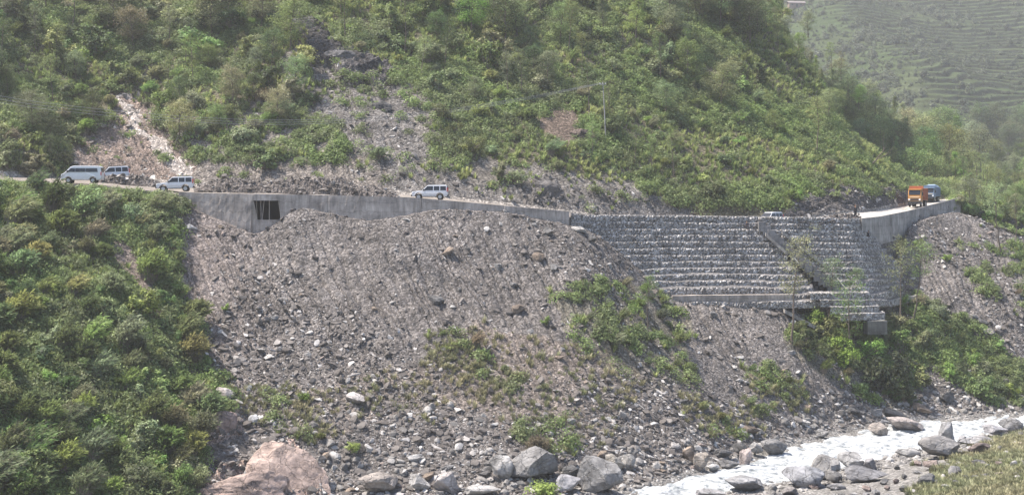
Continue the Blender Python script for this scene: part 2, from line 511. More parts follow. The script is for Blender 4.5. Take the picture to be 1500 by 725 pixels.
soilbrown = lower & P([(700, 470), (860, 500), (960, 540), (900, 640), (780, 650), (700, 600), (420, 640), (420, 560), (600, 540)])
nearbank = VG < 4.2
shelf = nearbank & inpoly([(1372, 680), (1430, 656), (1500, 634), (2300, 610), (2300, 900), (1310, 900), (1335, 725)], wx + (fbm(X / 2.5, D / 2.5, 4, 35) - .5) * 120, wy)
beyond = (VG > 11) & (PXG > 1395)

dens = np.zeros(D.shape)                              # shrub cover
dens[upper] = 1
dens[bare_up] = .05; dens[bank] = .03; dens[bank & (PY < 238)] = .4; dens[chute | band] = .02 + .16 * sstep(.52, .66, fbm(X / 5, (D + Z) / 6, 4, 46))[chute | band]
spn = sstep(.36, .52, fbm(X / 4.5, (D + Z) / 5.5, 4, 47)); dens[sparse_up & ~bare_up] = (.08 + .62 * spn)[sparse_up & ~bare_up]
dens[(VG > 13.1) & (VG < 13.75) & (PXG > 180) & (PXG < 1395)] = .02; dens[leftspur] = 1.0; dens[spur_bare] = .05
dens[vegA] = .16; dens[vegB] = .34; dens[vegC] = .85; dens[vegD] = 1.0; dens[vegE] = .3; dens[vegG] = .22; dens[vegH] = .18; dens[vegI] = .16
dens[beyond] = .8
grassd = np.clip(dens * 1.15, 0, 1) * np.where(lower & ~leftspur & (dens < .9), sstep(.42, .62, fbm(X / 3.5, (D + Z) / 4.5, 4, 44)) * 1.4, 1)
grassd[shelf] = .75
grassd[dryF] = .3

# ---- relief
sl = np.array([0., -.55, .83])
nL = fbm(X / 16, D / 16 + Z / 30, 4, 11) - .5
nM = fbm(X / 4.5, (D + Z) / 6.5, 4, 12) - .5
nF = fbm(X / 1.0, (D + Z) / 1.4, 4, 13, .6) - .5
rill_u = (PXG - .55 * (PY - 300) + (fbm(X / 9, D / 9, 3, 14) - .5) * 26) / 7.5
rill = 1 - np.abs(2 * vnoise(rill_u, (D + Z) / 16, 15) - 1)
rill2 = 1 - np.abs(2 * vnoise(rill_u * 2.3 + 5, (D + Z) / 7, 16) - 1)
env = np.ones(NR)
env = np.interp(VF, [0, 3.5, 4, 6, 6.3, 7, 9.7, 10, 11, 12, 13, 13.25, 14, 15, 18], [.4, .8, .3, .3, .6, 1, 1, .6, .0, .0, .0, .5, .8, 1, 1])
amp_scree = np.where(lower & ~leftspur, 1.0, 0.0)
veg_soft = np.where(leftspur | (upper & ~bare_up), 1.0, 0.0)
rocky = np.where(pink_rock | outcrop | dark_cut | rock_hole, 1.0, 0.0)
scr_up = np.where(chute | gully | bank | band, 1.0, 0.0)
disp = nL * (1.3 * veg_soft + .9 * amp_scree + .8 * scr_up) + nM * (1.2 * veg_soft + .75 * amp_scree + .9 * scr_up) \
    + nF * (.25 + .12 * amp_scree + .3 * scr_up) \
    - (rill ** 4) * (.36 * amp_scree * np.interp(PY, [300, 420, 560, 640], [.7, 1.3, .8, .2])) - (rill2 ** 3) * .10 * amp_scree - (rill ** 3) * .5 * scr_up
ridged = 1 - np.abs(2 * fbm(X / 2.2, (D + Z * 1.6) / 2.4, 5, 21, .55) - 1) * 1.8
disp += rocky * ridged * .9
disp += np.where(outcrop, 1.2, 0) * (fbm(X / 5, (D + Z) / 3, 3, 22) - .35)
disp -= np.where(gully, .5, 0)
disp *= env[:, None]
Yd = D + disp * sl[1]; Zd = Z + disp * sl[2]
X = (PXS[None] - CX) / F * D                          # columns stay straight in plan
# ---- colour of the bare earth (albedo only)
soil = np.zeros(D.shape + (3,))
soil[:] = (.105, .094, .064); soil[sparse_up] = (np.array((.135, .122, .108)) * (.6 + .8 * fbm(X / 2.2, (D + Z) / 3, 4, 48)[..., None]))[sparse_up]                            # earth under plants
v1 = fbm(X / 7, (D + Z) / 9, 4, 41)[..., None]; v2 = fbm(X / 2.2, (D + Z) / 3, 4, 42)[..., None]
scree_c = np.array((.102, .093, .088)) * (1 - v1) + np.array((.156, .140, .130)) * v1
scree_c = scree_c * (.6 + .8 * v2)
m = lower & ~leftspur; soil[m] = scree_c[m]
brown_c = np.array((.155, .125, .105)) * (.65 + .7 * v2)
m = soilbrown; soil[m] = (.5 * scree_c + .5 * brown_c)[m]
lf = np.clip(1 - (PXG - 280) / 130.0, 0, 1)[..., None] * (lower & ~leftspur)[..., None]
soil = soil * (1 - .6 * lf) + (np.array((.195, .16, .145)) * (.7 + .6 * v2)) * .6 * lf
soil[spur_bare] = (.155, .125, .108)
pk = np.array((.33, .25, .215)) * (.62 + .76 * v2) * (.8 + .4 * v1); soil[pink_rock] = pk[pink_rock]
g = np.array((.175, .138, .118)) * (.6 + .8 * v2); soil[gully] = g[gully]
g = np.array((.32, .285, .26)) * (.7 + .6 * v2); soil[pale_streak] = g[pale_streak]
g = np.array((.06, .056, .056)) * (.5 + 1.0 * v2); soil[outcrop] = g[outcrop]; soil[rock_hole] = g[rock_hole]
g = np.array((.125, .115, .107)) * (.5 + 1.0 * v2); soil[chute] = g[chute]; soil[band] = g[band]
g = np.array((.150, .132, .117)) * (.8 + .4 * v2); soil[bank] = g[bank]
g = np.array((.085, .078, .075)) * (.55 + .9 * v2); soil[dark_cut] = g[dark_cut]
g = np.array((.12, .092, .073)) * (.6 + .8 * v2); soil[brown1] = g[brown1]
m = nearbank | ((VG > 4) & (VG < 6.3)); g = np.array((.18, .17, .158)) * (.6 + .8 * v2); soil[m] = g[m]
g = np.array((.15, .135, .105)) * (.6 + .8 * v2); soil[shelf] = g[shelf]
m = (VG > 11.2) & (VG < 11.99); soil[m] = (.115, .104, .10)
m = (VG > 11.9) & (VG < 13.2) & (PXG < 1412); g = np.array((.24, .215, .19)) * (.8 + .4 * v2); soil[m] = g[m]
m = (dens > .3) & lower & ~leftspur; soil[m] = soil[m] * .75 + np.array((.03, .028, .012))
verts = np.stack([X, Yd, Zd], -1).reshape(-1, 3)
me = mesh_np('valley_side', verts, grid_quads(NR, NC), [M_GROUND], True, {'ground': np.clip(soil, .02, .8).reshape(-1, 3)})
terrain = tag(link('terrain', me), 'steep valley side of grey scree below the road and green slope above it', 'hillside', kind='structure')


class Sheet:
    """looks points up on a sheet of columns"""
    def __init__(s, X, Y, Z, pxs):
        s.X, s.Y, s.Z, s.pxs = X, Y, Z, pxs
        s.py = HY - (Z - CZ) * F / np.maximum(Y, 1)
        s.px = CX + X / np.maximum(Y, 1) * F

    def at(s, px, py, dmin=0):
        c = int(np.argmin(np.abs(s.pxs - px)))
        col = s.py[:, c]; ok = np.where((col <= py) & (s.Y[:, c] > max(dmin, 20)))[0]
        i = ok[0] if len(ok) else len(col) - 1
        if i > 0 and col[i - 1] > py and s.Y[i - 1, c] > dmin:
            t = (col[i - 1] - py) / (col[i - 1] - col[i] + 1e-9)
            f = lambda A: A[i - 1, c] * (1 - t) + A[i, c] * t
            d = f(s.Y); return Vector(((px - CX) / F * d, d, f(s.Z)))
        return Vector(((px - CX) / F * s.Y[i, c], s.Y[i, c], s.Z[i, c]))

    def at_d(s, px, d):
        c = int(np.argmin(np.abs(s.pxs - px)))
        z = float(np.interp(d, np.maximum.accumulate(s.Y[:, c]), s.Z[:, c]))
        return Vector(((px - CX) / F * d, d, z))

    def normal(s, p):
        c = int(np.argmin(np.abs(s.pxs - (CX + p.x / p.y * F)))); c = min(max(c, 3), len(s.pxs) - 4)
        r = int(np.argmin(np.abs(s.Y[:, c] - p.y))); r = min(max(r, 4), s.Y.shape[0] - 5)
        P3 = lambda a, b: Vector((s.X[a, b], s.Y[a, b], s.Z[a, b]))
        n = (P3(r, c + 3) - P3(r, c - 3)).cross(P3(r + 4, c) - P3(r - 4, c))
        n.normalize()
        return n if n.z > 0 else -n


HILL = Sheet(X, Yd, Zd, PXS)

# ---- road surface
rr = np.linspace(0, 1, 14)
sel = (PXS > -540) & (PXS < 1416)
rp = PXS[sel]
rd = ROAD_D0[sel][None] * (1 - rr[:, None]) + ROAD_D1[sel][None] * rr[:, None]
rz = ROAD_Z0[sel][None] * (1 - rr[:, None]) + ROAD_Z1[sel][None] * rr[:, None]
rx = (rp[None] - CX) / F * rd
rz = rz + .05 + (fbm(rx / 3, rd / 3, 4, 51) - .5) * .22 * np.sin(np.pi * rr)[:, None]
tr_ = NT('dusty_road')
sxr = tr_.n('SeparateXYZ'); tr_.l(tr_.n('NewGeometry').outputs['Position'], sxr.inputs[0])
trm = tr_.out(tr_.mix(tr_.mix((.15, .128, .11), (.23, .205, .18), tr_.rng(tr_.noise(.5, 7, .65), 0, 1, .35, .6)), (.36, .335, .305), tr_.rng(sxr.outputs[0], 0, 1, 34, 50)), .95, .1, bump=tr_.noise(3, 6, .7), bump_d=.1)
road = tag(link('road', mesh_np('road', np.stack([rx, rd, rz], -1).reshape(-1, 3), grid_quads(len(rr), len(rp)), [trm], True)),
           'pale dusty unpaved road cut along the hillside', 'road', kind='structure')
ROAD = Sheet(rx, rd, rz, rp)

# ---- river
nW = 90
sel = (PXS > -540)
wp = PXS[sel]; t = np.linspace(0, 1, nW)[:, None]
wd = (w1[sel] - 2.5)[None] * (1 - t) + (w2[sel] + 1.2)[None] * t
wxx = (wp[None] - CX) / F * wd
ca, sa = math.cos(math.radians(52)), math.sin(math.radians(52))
al = wxx * ca + wd * sa; ac = -wxx * sa + wd * ca
wz = .02 + (fbm(al / 2.6, ac / 1.0, 5, 61, .6) - .5) * .8 + (fbm(al / 7, ac / 3, 3, 62) - .5) * .5
river = tag(link('river', mesh_np('river', np.stack([wxx, wd, wz], -1).reshape(-1, 3), grid_quads(nW, len(wp)), [M_WATER], True)),
            'fast white river running past the foot of the scree', 'river', kind='structure')

# ---- the wooded spur behind, and the far terraced hillside
def sheet(pxs, feats, nsub, amp, wav, seed):
    fd = np.array([np.interp(pxs, *zip(*[(c, d) for c, y, d in f])) for f in feats])
    fy = np.array([np.interp(pxs, *zip(*[(c, y) for c, y, d in f])) for f in feats])
    fz = CZ - (fy - HY) / F * fd
    d = []; z = []
    for i, n in enumerate(nsub):
        for j in range(n):
            tt = j / n; d.append(fd[i] * (1 - tt) + fd[i + 1] * tt); z.append(fz[i] * (1 - tt) + fz[i + 1] * tt)
    d.append(fd[-1]); z.append(fz[-1]); d = np.array(d); z = np.array(z)
    for it in range(30):
        for A in (d, z): A[1:-1] = (A[:-2] + 2 * A[1:-1] + A[2:]) / 4
    x = (pxs[None] - CX) / F * d
    z = z + (fbm(x / wav, d / wav, 5, seed) - .5) * amp
    return x, d, z


spx = np.arange(900, 2300, 4.0)
sx, sd, sz = sheet(spx, [
    [(900, 330, 285), (1300, 330, 292), (1400, 305, 300), (1500, 300, 335), (2300, 300, 395)],
    [(900, 150, 315), (1180, 200, 318), (1300, 262, 318), (1400, 270, 335), (1500, 275, 365), (2300, 270, 430)],
    [(900, 0, 345), (1000, 20, 345), (1100, 50, 347), (1180, 92, 352), (1250, 140, 362), (1330, 198, 385), (1400, 236, 410), (1500, 255, 440), (2300, 250, 500)],
    [(900, 30, 385), (1180, 125, 390), (1330, 222, 420), (1400, 262, 450), (1500, 275, 480), (2300, 275, 540)],
    [(900, 420, 480), (1330, 420, 500), (2300, 400, 600)]], [60, 70, 20, 20], 3.0, 22, 71)
c = np.array((.085, .095, .05))[None, None] * (.6 + .8 * fbm(sx / 9, sd / 9, 4, 72))[..., None]
link('hill', mesh_np('spur', np.stack([sx, sd, sz], -1).reshape(-1, 3), grid_quads(*sx.shape), [M_GROUND], True, {'ground': c.reshape(-1, 3)}))
tag(bpy.data.objects['hill'], 'wooded spur behind the bend of the road', 'hill', kind='structure')
SPUR = Sheet(sx, sd, sz, spx)

fpx = np.arange(560, 2500, 3.4)
fx, fd_, fz = sheet(fpx, [
    [(560, 330, 520), (2500, 330, 540)], [(560, 250, 600), (1500, 250, 610), (2500, 240, 640)],
    [(560, 160, 720), (1500, 165, 720), (2500, 150, 760)], [(560, 60, 870), (1500, 62, 870), (2500, 50, 900)],
    [(560, -30, 1010), (1500, -25, 1010), (2500, -40, 1050)], [(560, -140, 1160), (2500, -140, 1200)]], [60, 130, 190, 170, 60], 26, 150, 81)
# a rib of the far hill runs down to the right
fpxg = CX + fx / fd_ * F
rib = np.exp(-((fpxg - np.interp(fd_, [650, 1010], [1430, 1170])) / 70.0) ** 2)
fz = fz + rib * 13 * sstep(620, 760, fd_)
ter = sstep(-40, 60, fpxg - np.interp(fd_, [650, 1010], [1400, 1130]))
H = 3.3
zz = fz / H + (fbm(fx / 60, fd_ / 60, 3, 82) - .5) * 3.0 + (fbm(fx / 14, fd_ / 14, 3, 83) - .5) * .5
fr = zz - np.floor(zz)
stepped = fz + (sstep(.45, .97, fr) - fr) * H * .8
tw = ter * sstep(.30, .5, fbm(fx / 70, fd_ / 50, 3, 84) + .25 * (fd_ < 900))
fz = fz * (1 - tw) + stepped * tw + (fbm(fx / 6, fd_ / 6, 3, 85) - .5) * .8
gn = fbm(fx / 40, fd_ / 40, 4, 86)[..., None]; gs = fbm(fx / 7, fd_ / 7, 4, 87)[..., None]
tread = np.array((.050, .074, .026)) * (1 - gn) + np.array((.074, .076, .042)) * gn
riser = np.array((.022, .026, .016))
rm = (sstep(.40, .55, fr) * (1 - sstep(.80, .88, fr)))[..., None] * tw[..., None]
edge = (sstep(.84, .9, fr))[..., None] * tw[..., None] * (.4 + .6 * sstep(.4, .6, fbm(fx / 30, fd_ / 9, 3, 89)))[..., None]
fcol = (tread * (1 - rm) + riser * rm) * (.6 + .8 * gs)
fcol = fcol * (1 - edge) + np.array((.095, .115, .05)) * edge  # grassy terrace lips, their sunlit brightness put into the colour
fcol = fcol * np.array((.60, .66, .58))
FARM = sstep(.6, .7, fbm(fx / 25, fd_ / 25, 3, 88))
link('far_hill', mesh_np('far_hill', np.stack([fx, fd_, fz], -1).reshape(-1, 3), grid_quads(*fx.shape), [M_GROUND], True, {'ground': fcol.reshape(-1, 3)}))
tag(bpy.data.objects['far_hill'], 'hazy far hillside cut into farm terraces', 'hill', kind='structure')
FAR = Sheet(fx, fd_, fz, fpx)

# ------------------------------------------------------------------ retaining walls
def interp_line(pxs, pts):
    return np.interp(pxs, [p[0] for p in pts], [p[1] for p in pts])


def road_edge(pxs):
    return np.interp(pxs, PXS, ROAD_D0)


def wall_mesh(pxs, top_rows, bot_z, dfront, thick, batter=.12):
    """solid wall along a line of columns: front battered, flat coping"""
    pxs = np.asarray(pxs, float); n = len(pxs)
    zt = CZ - (top_rows - HY) / F * dfront
    V = []
    hs = np.linspace(0, 1, 10)
    for h in hs:                                        # front rows bottom to top
        z = bot_z * (1 - h) + zt * h
        d = dfront - batter * (zt - z) + (fbm(pxs / 6, z * 1.3, 3, 90) - .5) * .10
        V.append(np.stack([(pxs - CX) / F * dfront, d, z], -1))
    V.append(np.stack([(pxs - CX) / F * dfront, dfront + thick, zt], -1))
    V.append(np.stack([(pxs - CX) / F * dfront, dfront + thick, bot_z], -1))
    nr = len(V); V = np.concatenate(V)
    q = [grid_quads(nr, n)]
    close = [[(nr - 1) * n + j, (nr - 1) * n + j + 1, j + 1, j] for j in range(n - 1)]
    ends = []
    for j in (0, n - 1):
        for r in range(nr // 2 - 1):
            ends.append([r * n + j, (r + 1) * n + j, (nr - 2 - r) * n + j, (nr - 1 - r) * n + j])
    return V, np.concatenate(q + [np.array(close), np.array(ends)])


TOPL = [(262, 281), (300, 283), (360, 284), (480, 286), (560, 288), (605, 289.5), (680, 296), (740, 301.5), (790, 306), (834, 310)]
BOTL = [(262, 300), (280, 306), (375, 347), (412, 324), (440, 305), (540, 326), (640, 308), (740, 312), (834, 333)]
wall = empty('retaining_wall', W(560, 300, 171.5))
tag(wall, 'long weathered concrete retaining wall under the road with a dark square opening', 'retaining wall')


def part(name, me, parent):
    o = link(name, me, parent)
    o.matrix_parent_inverse = Matrix.Translation(-parent.location)
    return o


def seg(px0, px1, zb_extra=1.6, top=None, bot=None, step=4.0):
    pxs = np.linspace(px0, px1, max(3, int(abs(px1 - px0) / step) + 1))
    df = road_edge(pxs) - .35
    tr = interp_line(pxs, TOPL) if top is None else np.interp(pxs, *zip(*top))
    if bot is None:
        bz = CZ - (interp_line(pxs, BOTL) - HY) / F * df - zb_extra
    else:
        bz = CZ - (np.interp(pxs, *zip(*bot)) - HY) / F * df
    return wall_mesh(pxs, tr, bz, df, .45)


def joinm(parts):
    V = []; Q = []; off = 0
    for v, q in parts:
        V.append(v); Q.append(q + off); off += len(v)
    return np.concatenate(V), np.concatenate(Q)


# panels left of, above, below and right of the opening, then poured lengths to the gabions
for a, b in ((262, 369), (411, 480), (480.4, 617), (617.4, 739), (739.4, 834)):
    v, q = seg(a, b); part('wall_panel', mesh_np('wall_panel', v, q, [M_CONC]), wall)
v, q = seg(369, 411, top=None, bot=[(369, 294), (411, 294)]); part('lintel', mesh_np('lintel', v, q, [M_CONC]), wall)
v, q = seg(369, 411, top=[(369, 322), (411, 322)], bot=[(369, 362), (411, 352)]); part('sill', mesh_np('sill', v, q, [M_CONC]), wall)
# slanted broken jambs
for pts in ([(368.6, 293.6), (371.5, 293.6), (377.5, 322.5), (368.6, 322.5)], [(407.4, 293.6), (411.4, 293.6), (411.4, 322.5), (411.2, 322.5)]):
    V = [];
    for dd in (-.33, .4):
        V += [W(px, py, float(road_edge(np.array([px]))[0]) + dd) for px, py in pts]
    part('jamb', mesh_np('jamb', V, [np.array([[0, 1, 2, 3], [7, 6, 5, 4], [0, 4, 5, 1], [1, 5, 6, 2], [2, 6, 7, 3], [3, 7, 4, 0]])], [M_CONC]), wall)
# tunnel behind the opening
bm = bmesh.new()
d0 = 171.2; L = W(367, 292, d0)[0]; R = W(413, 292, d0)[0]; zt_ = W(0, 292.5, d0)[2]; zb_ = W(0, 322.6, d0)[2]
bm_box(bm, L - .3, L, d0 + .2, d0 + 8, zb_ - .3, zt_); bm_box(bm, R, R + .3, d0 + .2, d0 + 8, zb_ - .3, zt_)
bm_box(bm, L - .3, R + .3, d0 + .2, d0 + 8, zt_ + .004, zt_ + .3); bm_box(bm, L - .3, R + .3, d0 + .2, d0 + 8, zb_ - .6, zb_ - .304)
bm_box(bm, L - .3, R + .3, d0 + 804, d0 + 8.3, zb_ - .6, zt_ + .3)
o = bm_obj('culvert_lining', bm, simple('culvert_shade_black', (.018, .017, .016), .95, .1), wall); o.matrix_parent_inverse = Matrix.Translation(-wall.location)  # lining coloured near black: the deep shade of the opening is painted in
M_RUST = simple('rusty_steel', (.34, .29, .25), .7, .3)
for a, b in ((376, 376.5), (382, 382.5), (387, 384), (394.5, 394.5)):
    v, q = tubes_np([([W(a, 293, 171.5), W(b, 323, 171.3)], [.05, .05])], 6)
    part('rebar', mesh_np('rebar', v, q, [M_RUST]), wall)

TOPR = [(1262, 320), (1290, 317), (1330, 309), (1365, 300), (1400, 291), (1407, 288.5)]
BOTR = [(1262, 352), (1290, 346), (1330, 336), (1365, 325), (1400, 314), (1407, 311)]
wallr = empty('retaining_wall', W(1330, 320, 222))
tag(wallr, 'pale concrete retaining wall rising beside the truck at the bend', 'retaining wall')
for a, b in ((1262, 1306), (1306.3, 1352), (1352.3, 1407)):
    pxs = np.linspace(a, b, 20); df = road_edge(pxs) - np.interp(pxs, [1305, 1350], [1.9, .5])
    v, q = wall_mesh(pxs, interp_line(pxs, TOPR), CZ - (interp_line(pxs, BOTR) - HY) / F * df - 1.2, df, .5, .05)
    part('wall_panel', mesh_np('wall_panel', v, q, [M_CONC_PALE]), wallr)

# ------------------------------------------------------------------ gabion walls: courses of stone-filled wire baskets
tg = NT('gabion_stone')
geo = tg.n('NewGeometry').outputs['Position']
vo = tg.n('TexVoronoi'); vo.inputs['Scale'].default_value = 4.2; tg.l(geo, vo.inputs['Vector'])
cr = tg.n('ValToRGB'); e = cr.color_ramp; e.elements[0].color = (.115, .107, .10, 1); e.elements[1].color = (.52, .495, .47, 1)
x_ = e.elements.new(.6); x_.color = (.27, .252, .238, 1)
sx_ = tg.n('SeparateColor'); tg.l(vo.outputs['Color'], sx_.inputs[0]); tg.l(sx_.outputs[0], cr.inputs[0])
M_GAB = tg.out(tg.mul(cr.outputs[0], tg.rng(tg.noise(.35, 4, .6), .75, 1.25)), .95, .15, bump=vo.outputs['Distance'], bump_d=-.25)
M_DEBRIS = mat_stone('ledge_rubble', (.13, .122, .118), (.16, .15, .144), (.20, .188, .18), 3.0)

GTOP = [(836, 312), (860, 315.5), (985, 316), (1080, 317), (1140, 318), (1200, 319), (1250, 320), (1300, 322), (1340, 322)]
HC = .86


def setback(k):                                       # how far course k stands out below the top one
    return .36 * k + .020 * k * k


def gab_top(pxs):
    dt = road_edge(pxs) - .25 - np.interp(pxs, [1225, 1262], [0, 1.0])
    zt = CZ - (interp_line(pxs, GTOP) - HY) / F * dt
    return dt, zt


def gab_front(px, z):
    dt, zt = gab_top(np.array([px], float))
    return float(dt[0] - setback(max(0, (zt[0] - z) / HC)))


def gabion_wall(px0, px1, n, name_label, lo_px=None):
    root = empty('gabion_wall', W((px0 + px1) / 2, 440, 186)); tag(root, name_label, 'gabion wall')
    for k in range(n):
        a, b = px0, px1
        if lo_px: a, b = lo_px(k)
        pxs = np.arange(a, b, 1.25)
        dt, zt = gab_top(pxs)
        s = np.concatenate([[0], np.cumsum(np.hypot(np.diff((pxs - CX) / F * dt), np.diff(dt)))])
        wav = (fbm(s / 5, np.full_like(s, k * 3.1), 3, 101) - .5) * (.10 + .035 * k)
        z1 = zt - k * HC + wav; dfr = dt - setback(k) + (fbm(s / 4, np.full_like(s, k * 7.7), 3, 102) - .5) * .22
        rows = []; mi = []
        joint = 1 - sstep(.02, .09, np.abs((s / 2.0 + .5 * (k % 2)) % 1.0 - .5) * -2 + 1)   # 1 at basket edges
        for h in np.linspace(0, 1, 9):
            z = z1 - HC * 1.12 * (1 - h)
            bul = .10 * math.sin(math.pi * min(max(h, .02), .98)) ** .5
            st = (vnoise(s / .21 + 3, np.full_like(s, (k * 9 + h * 8) * .55), 103) - .5) * .22
            d = dfr - bul + st + .16 * joint * (1 - abs(2 * h - 1) ** 4) + (.05 if h in (0, 1) else 0)
            rows.append(np.stack([(pxs - CX) / F * dt, d, z], -1))
        nfr = len(rows)
        heap = .03 + .30 * np.clip((k - 6) / 5, 0, 1) * fbm(s / 3, np.full_like(s, k * 2.3), 3, 104) * 2
        for u in (.12, .35, .6, .85, 1.25):
            d = dfr + .02 + u * (setback(k) - setback(k - 1) if k else .5)
            z = z1 + heap * min(u, 1) ** 1.3 * .9 + (vnoise(s / .3, np.full_like(s, u * 9 + k), 105) - .5) * .1
            rows.append(np.stack([(pxs - CX) / F * dt, d, z], -1))
        nr = len(rows); V = np.concatenate(rows)
        q = grid_quads(nr, len(pxs))
        # end caps
        ncol = len(pxs); ends = []
        base = len(V)
        extra = np.concatenate([rows[-1][[0]] * [1, 1, 0] + [[0, 0, rows[0][0, 2]]], rows[-1][[-1]] * [1, 1, 0] + [[0, 0, rows[0][-1, 2]]]])
        V = np.concatenate([V, extra])
        tri = [[base, (r + 1) * ncol, r * ncol] for r in range(nr - 1)] + [[base + 1, r * ncol + ncol - 1, (r + 1) * ncol + ncol - 1] for r in range(nr - 1)]
        rowi = np.repeat(np.arange(nr - 1), ncol - 1)
        mi = np.concatenate([((rowi >= nfr) & (k >= 6)).astype(int), np.zeros(len(tri), int)])
        part('gabion_course', mesh_np('gabion_course', V, [q, np.array(tri)], [M_GAB, M_DEBRIS], False, mat_idx=mi), root)
    return root


gabion_wall(836, 1160, 14, 'broad stepped gabion wall of stone baskets left of the staircase',
            lambda k: (836 if k < 2 else 846, 1112 + min(k, 13) * 6.0))
gabion_wall(1140, 1345, 14, 'stepped gabion wall of stone baskets right of the staircase',
            lambda k: (1113 + k * 9.5, min(1328, 1274 + max(0, k - 2) * 6.5)))
for nm, k0 in (('low', 14),):
    root = empty('gabion_wall', W(1215, 470, 188)); tag(root, 'short low gabion steps below the foot of the staircase', 'gabion wall')
    for k in range(12, 16):
        pxs = np.arange(1168 + (k - 12) * 12, 1252 + (k - 12) * 5, 1.25); dt, zt = gab_top(pxs)
        s = np.arange(len(pxs)) * .12
        z1 = zt - k * HC + .25 + (fbm(s / 3, s * 0 + k, 3, 111) - .5) * .2; dfr = dt - setback(k) - 1.3
        rows = []
        for h in np.linspace(0, 1, 8):
            st = (vnoise(s / .21, s * 0 + (k * 9 + h * 8) * .55, 113) - .5) * .22
            rows.append(np.stack([(pxs - CX) / F * dt, dfr + st, z1 - HC * 1.1 * (1 - h)], -1))
        for u in (.3, .8, 1.5):
            rows.append(np.stack([(pxs - CX) / F * dt, dfr + u, z1 + .1 * u], -1))
        part('gabion_course', mesh_np('gabion_course', np.concatenate(rows), grid_quads(len(rows), len(pxs)), [M_GAB]), root)

# concrete footings
def beam(name, p0, p1, h, depth, mat, label, cat, lift=0.0, dd=-.7):
    pts = []
    n = 12; V = []
    for i in range(n):
        t = i / (n - 1); px = p0[0] + (p1[0] - p0[0]) * t; py = p0[1] + (p1[1] - p0[1]) * t
        d = p0[2] + (p1[2] - p0[2]) * t
        x, y, z = W(px, py, d); wob = random.uniform(-.03, .03)
        V += [(x, y, z + wob), (x, y + depth, z + .02 + wob), (x, y + depth, z - h), (x, y, z - h)]
    Q = []
    for i in range(n - 1):
        for j in range(4):
            Q.append([i * 4 + j, i * 4 + (j + 1) % 4, i * 4 + 4 + (j + 1) % 4, i * 4 + 4 + j])
    Q += [[0, 1, 2, 3], [n * 4 - 1, n * 4 - 2, n * 4 - 3, n * 4 - 4]]
    return tag(link(name, mesh_np(name, V, np.array(Q), [mat])), label, cat)


def gd(px, py):                                       # depth of the gabion face at a photo point
    d = 187.0
    for _ in range(12):
        d = gab_front(px, CZ - (py - HY) / F * d)
    return d


beam('concrete_footing', (985, 433, gd(985, 433) - .9), (1163, 431, gd(1163, 431) - .9), 1.35, 1.5, M_CONC, 'long grey concrete footing beam along the foot of the broad gabion wall', 'footing')
beam('concrete_footing', (1277, 444, 197.0), (1352, 431, 203.5), .9, 1.6, M_CONC_PALE, 'sloping concrete footing beam with a pale top under the right gabion wall', 'footing')
beam('concrete_apron', (1150, 453, 184.6), (1214, 487, 186.2), .5, 1.2, M_CONC_PALE, 'pale sloping concrete apron strip beside the low gabion steps', 'apron')
b_ = bmesh.new(); c_ = Vector(W(1282, 477, 189.5)); bm_box(b_, -1.35, 1.35, -.9, .9, -1.1, .75, .05)
o = bm_obj('concrete_block', b_, mat_concrete('dark_grey_concrete', (.16, .155, .14))); o.location = c_; o.rotation_euler = (0, 0, .1)  # block in a darker grey concrete than the walls
tag(o, 'square grey concrete block in the shrubs below the right gabion wall', 'block')

# ------------------------------------------------------------------ staircase down the face
stair = empty('staircase', W(1186, 385, 189)); tag(stair, 'concrete staircase running down between the two stepped gabion walls', 'staircase')
NS = 22
M_STEP = mat_concrete('step_concrete', (.20, .19, .185))
for i in range(NS):
    t = i / (NS - 1); px = 1116 + t * 140; py = 326 + t * 122
    d = gd(px, py); x, y, z = W(px, py, d)
    b_ = bmesh.new(); bm_box(b_, -.55 - .12 * random.random(), .40, -.9 - .35 * random.random(), .9, -1.1 - .5 * random.random(), .1, .03)
    o = bm_obj('step', b_, M_STEP, stair); o.location = Vector((x, y, z)) - stair.location
for (a, b, off, w_) in (((1146, 338), (1214, 391), -.95, .45), ((1122, 341), (1152, 368), -1.25, .4)):
    V = []
    for (px, py) in (a, b):
        d = gd(px, py) + off; x, y, z = W(px, py, d)
        V += [(x, y, z), (x, y + w_, z), (x, y + w_, z - .5), (x, y, z - .5)]
    Q = [[0, 1, 5, 4], [1, 2, 6, 5], [2, 3, 7, 6], [3, 0, 4, 7], [0, 3, 2, 1], [4, 5, 6, 7]]
    part('parapet', mesh_np('parapet', V, np.array(Q), [M_CONC_PALE]), stair)
M_WOOD = simple('pale_timber', (.45, .42, .37), .8, .2)
for lab, a, b in (('pale timber plank leaning on the staircase between the saplings', (1226, 407), (1239, 423)), ('short pale timber lying on the left gabion wall by the sapling', (1163, 377), (1170, 386))):
    v, q = tubes_np([([W(*a, gd(*a) - .75), W(*b, gd(*b) - .75)], [.08, .08])], 6)
    tag(link('plank', mesh_np('plank', v, q, [M_WOOD])), lab, 'plank')

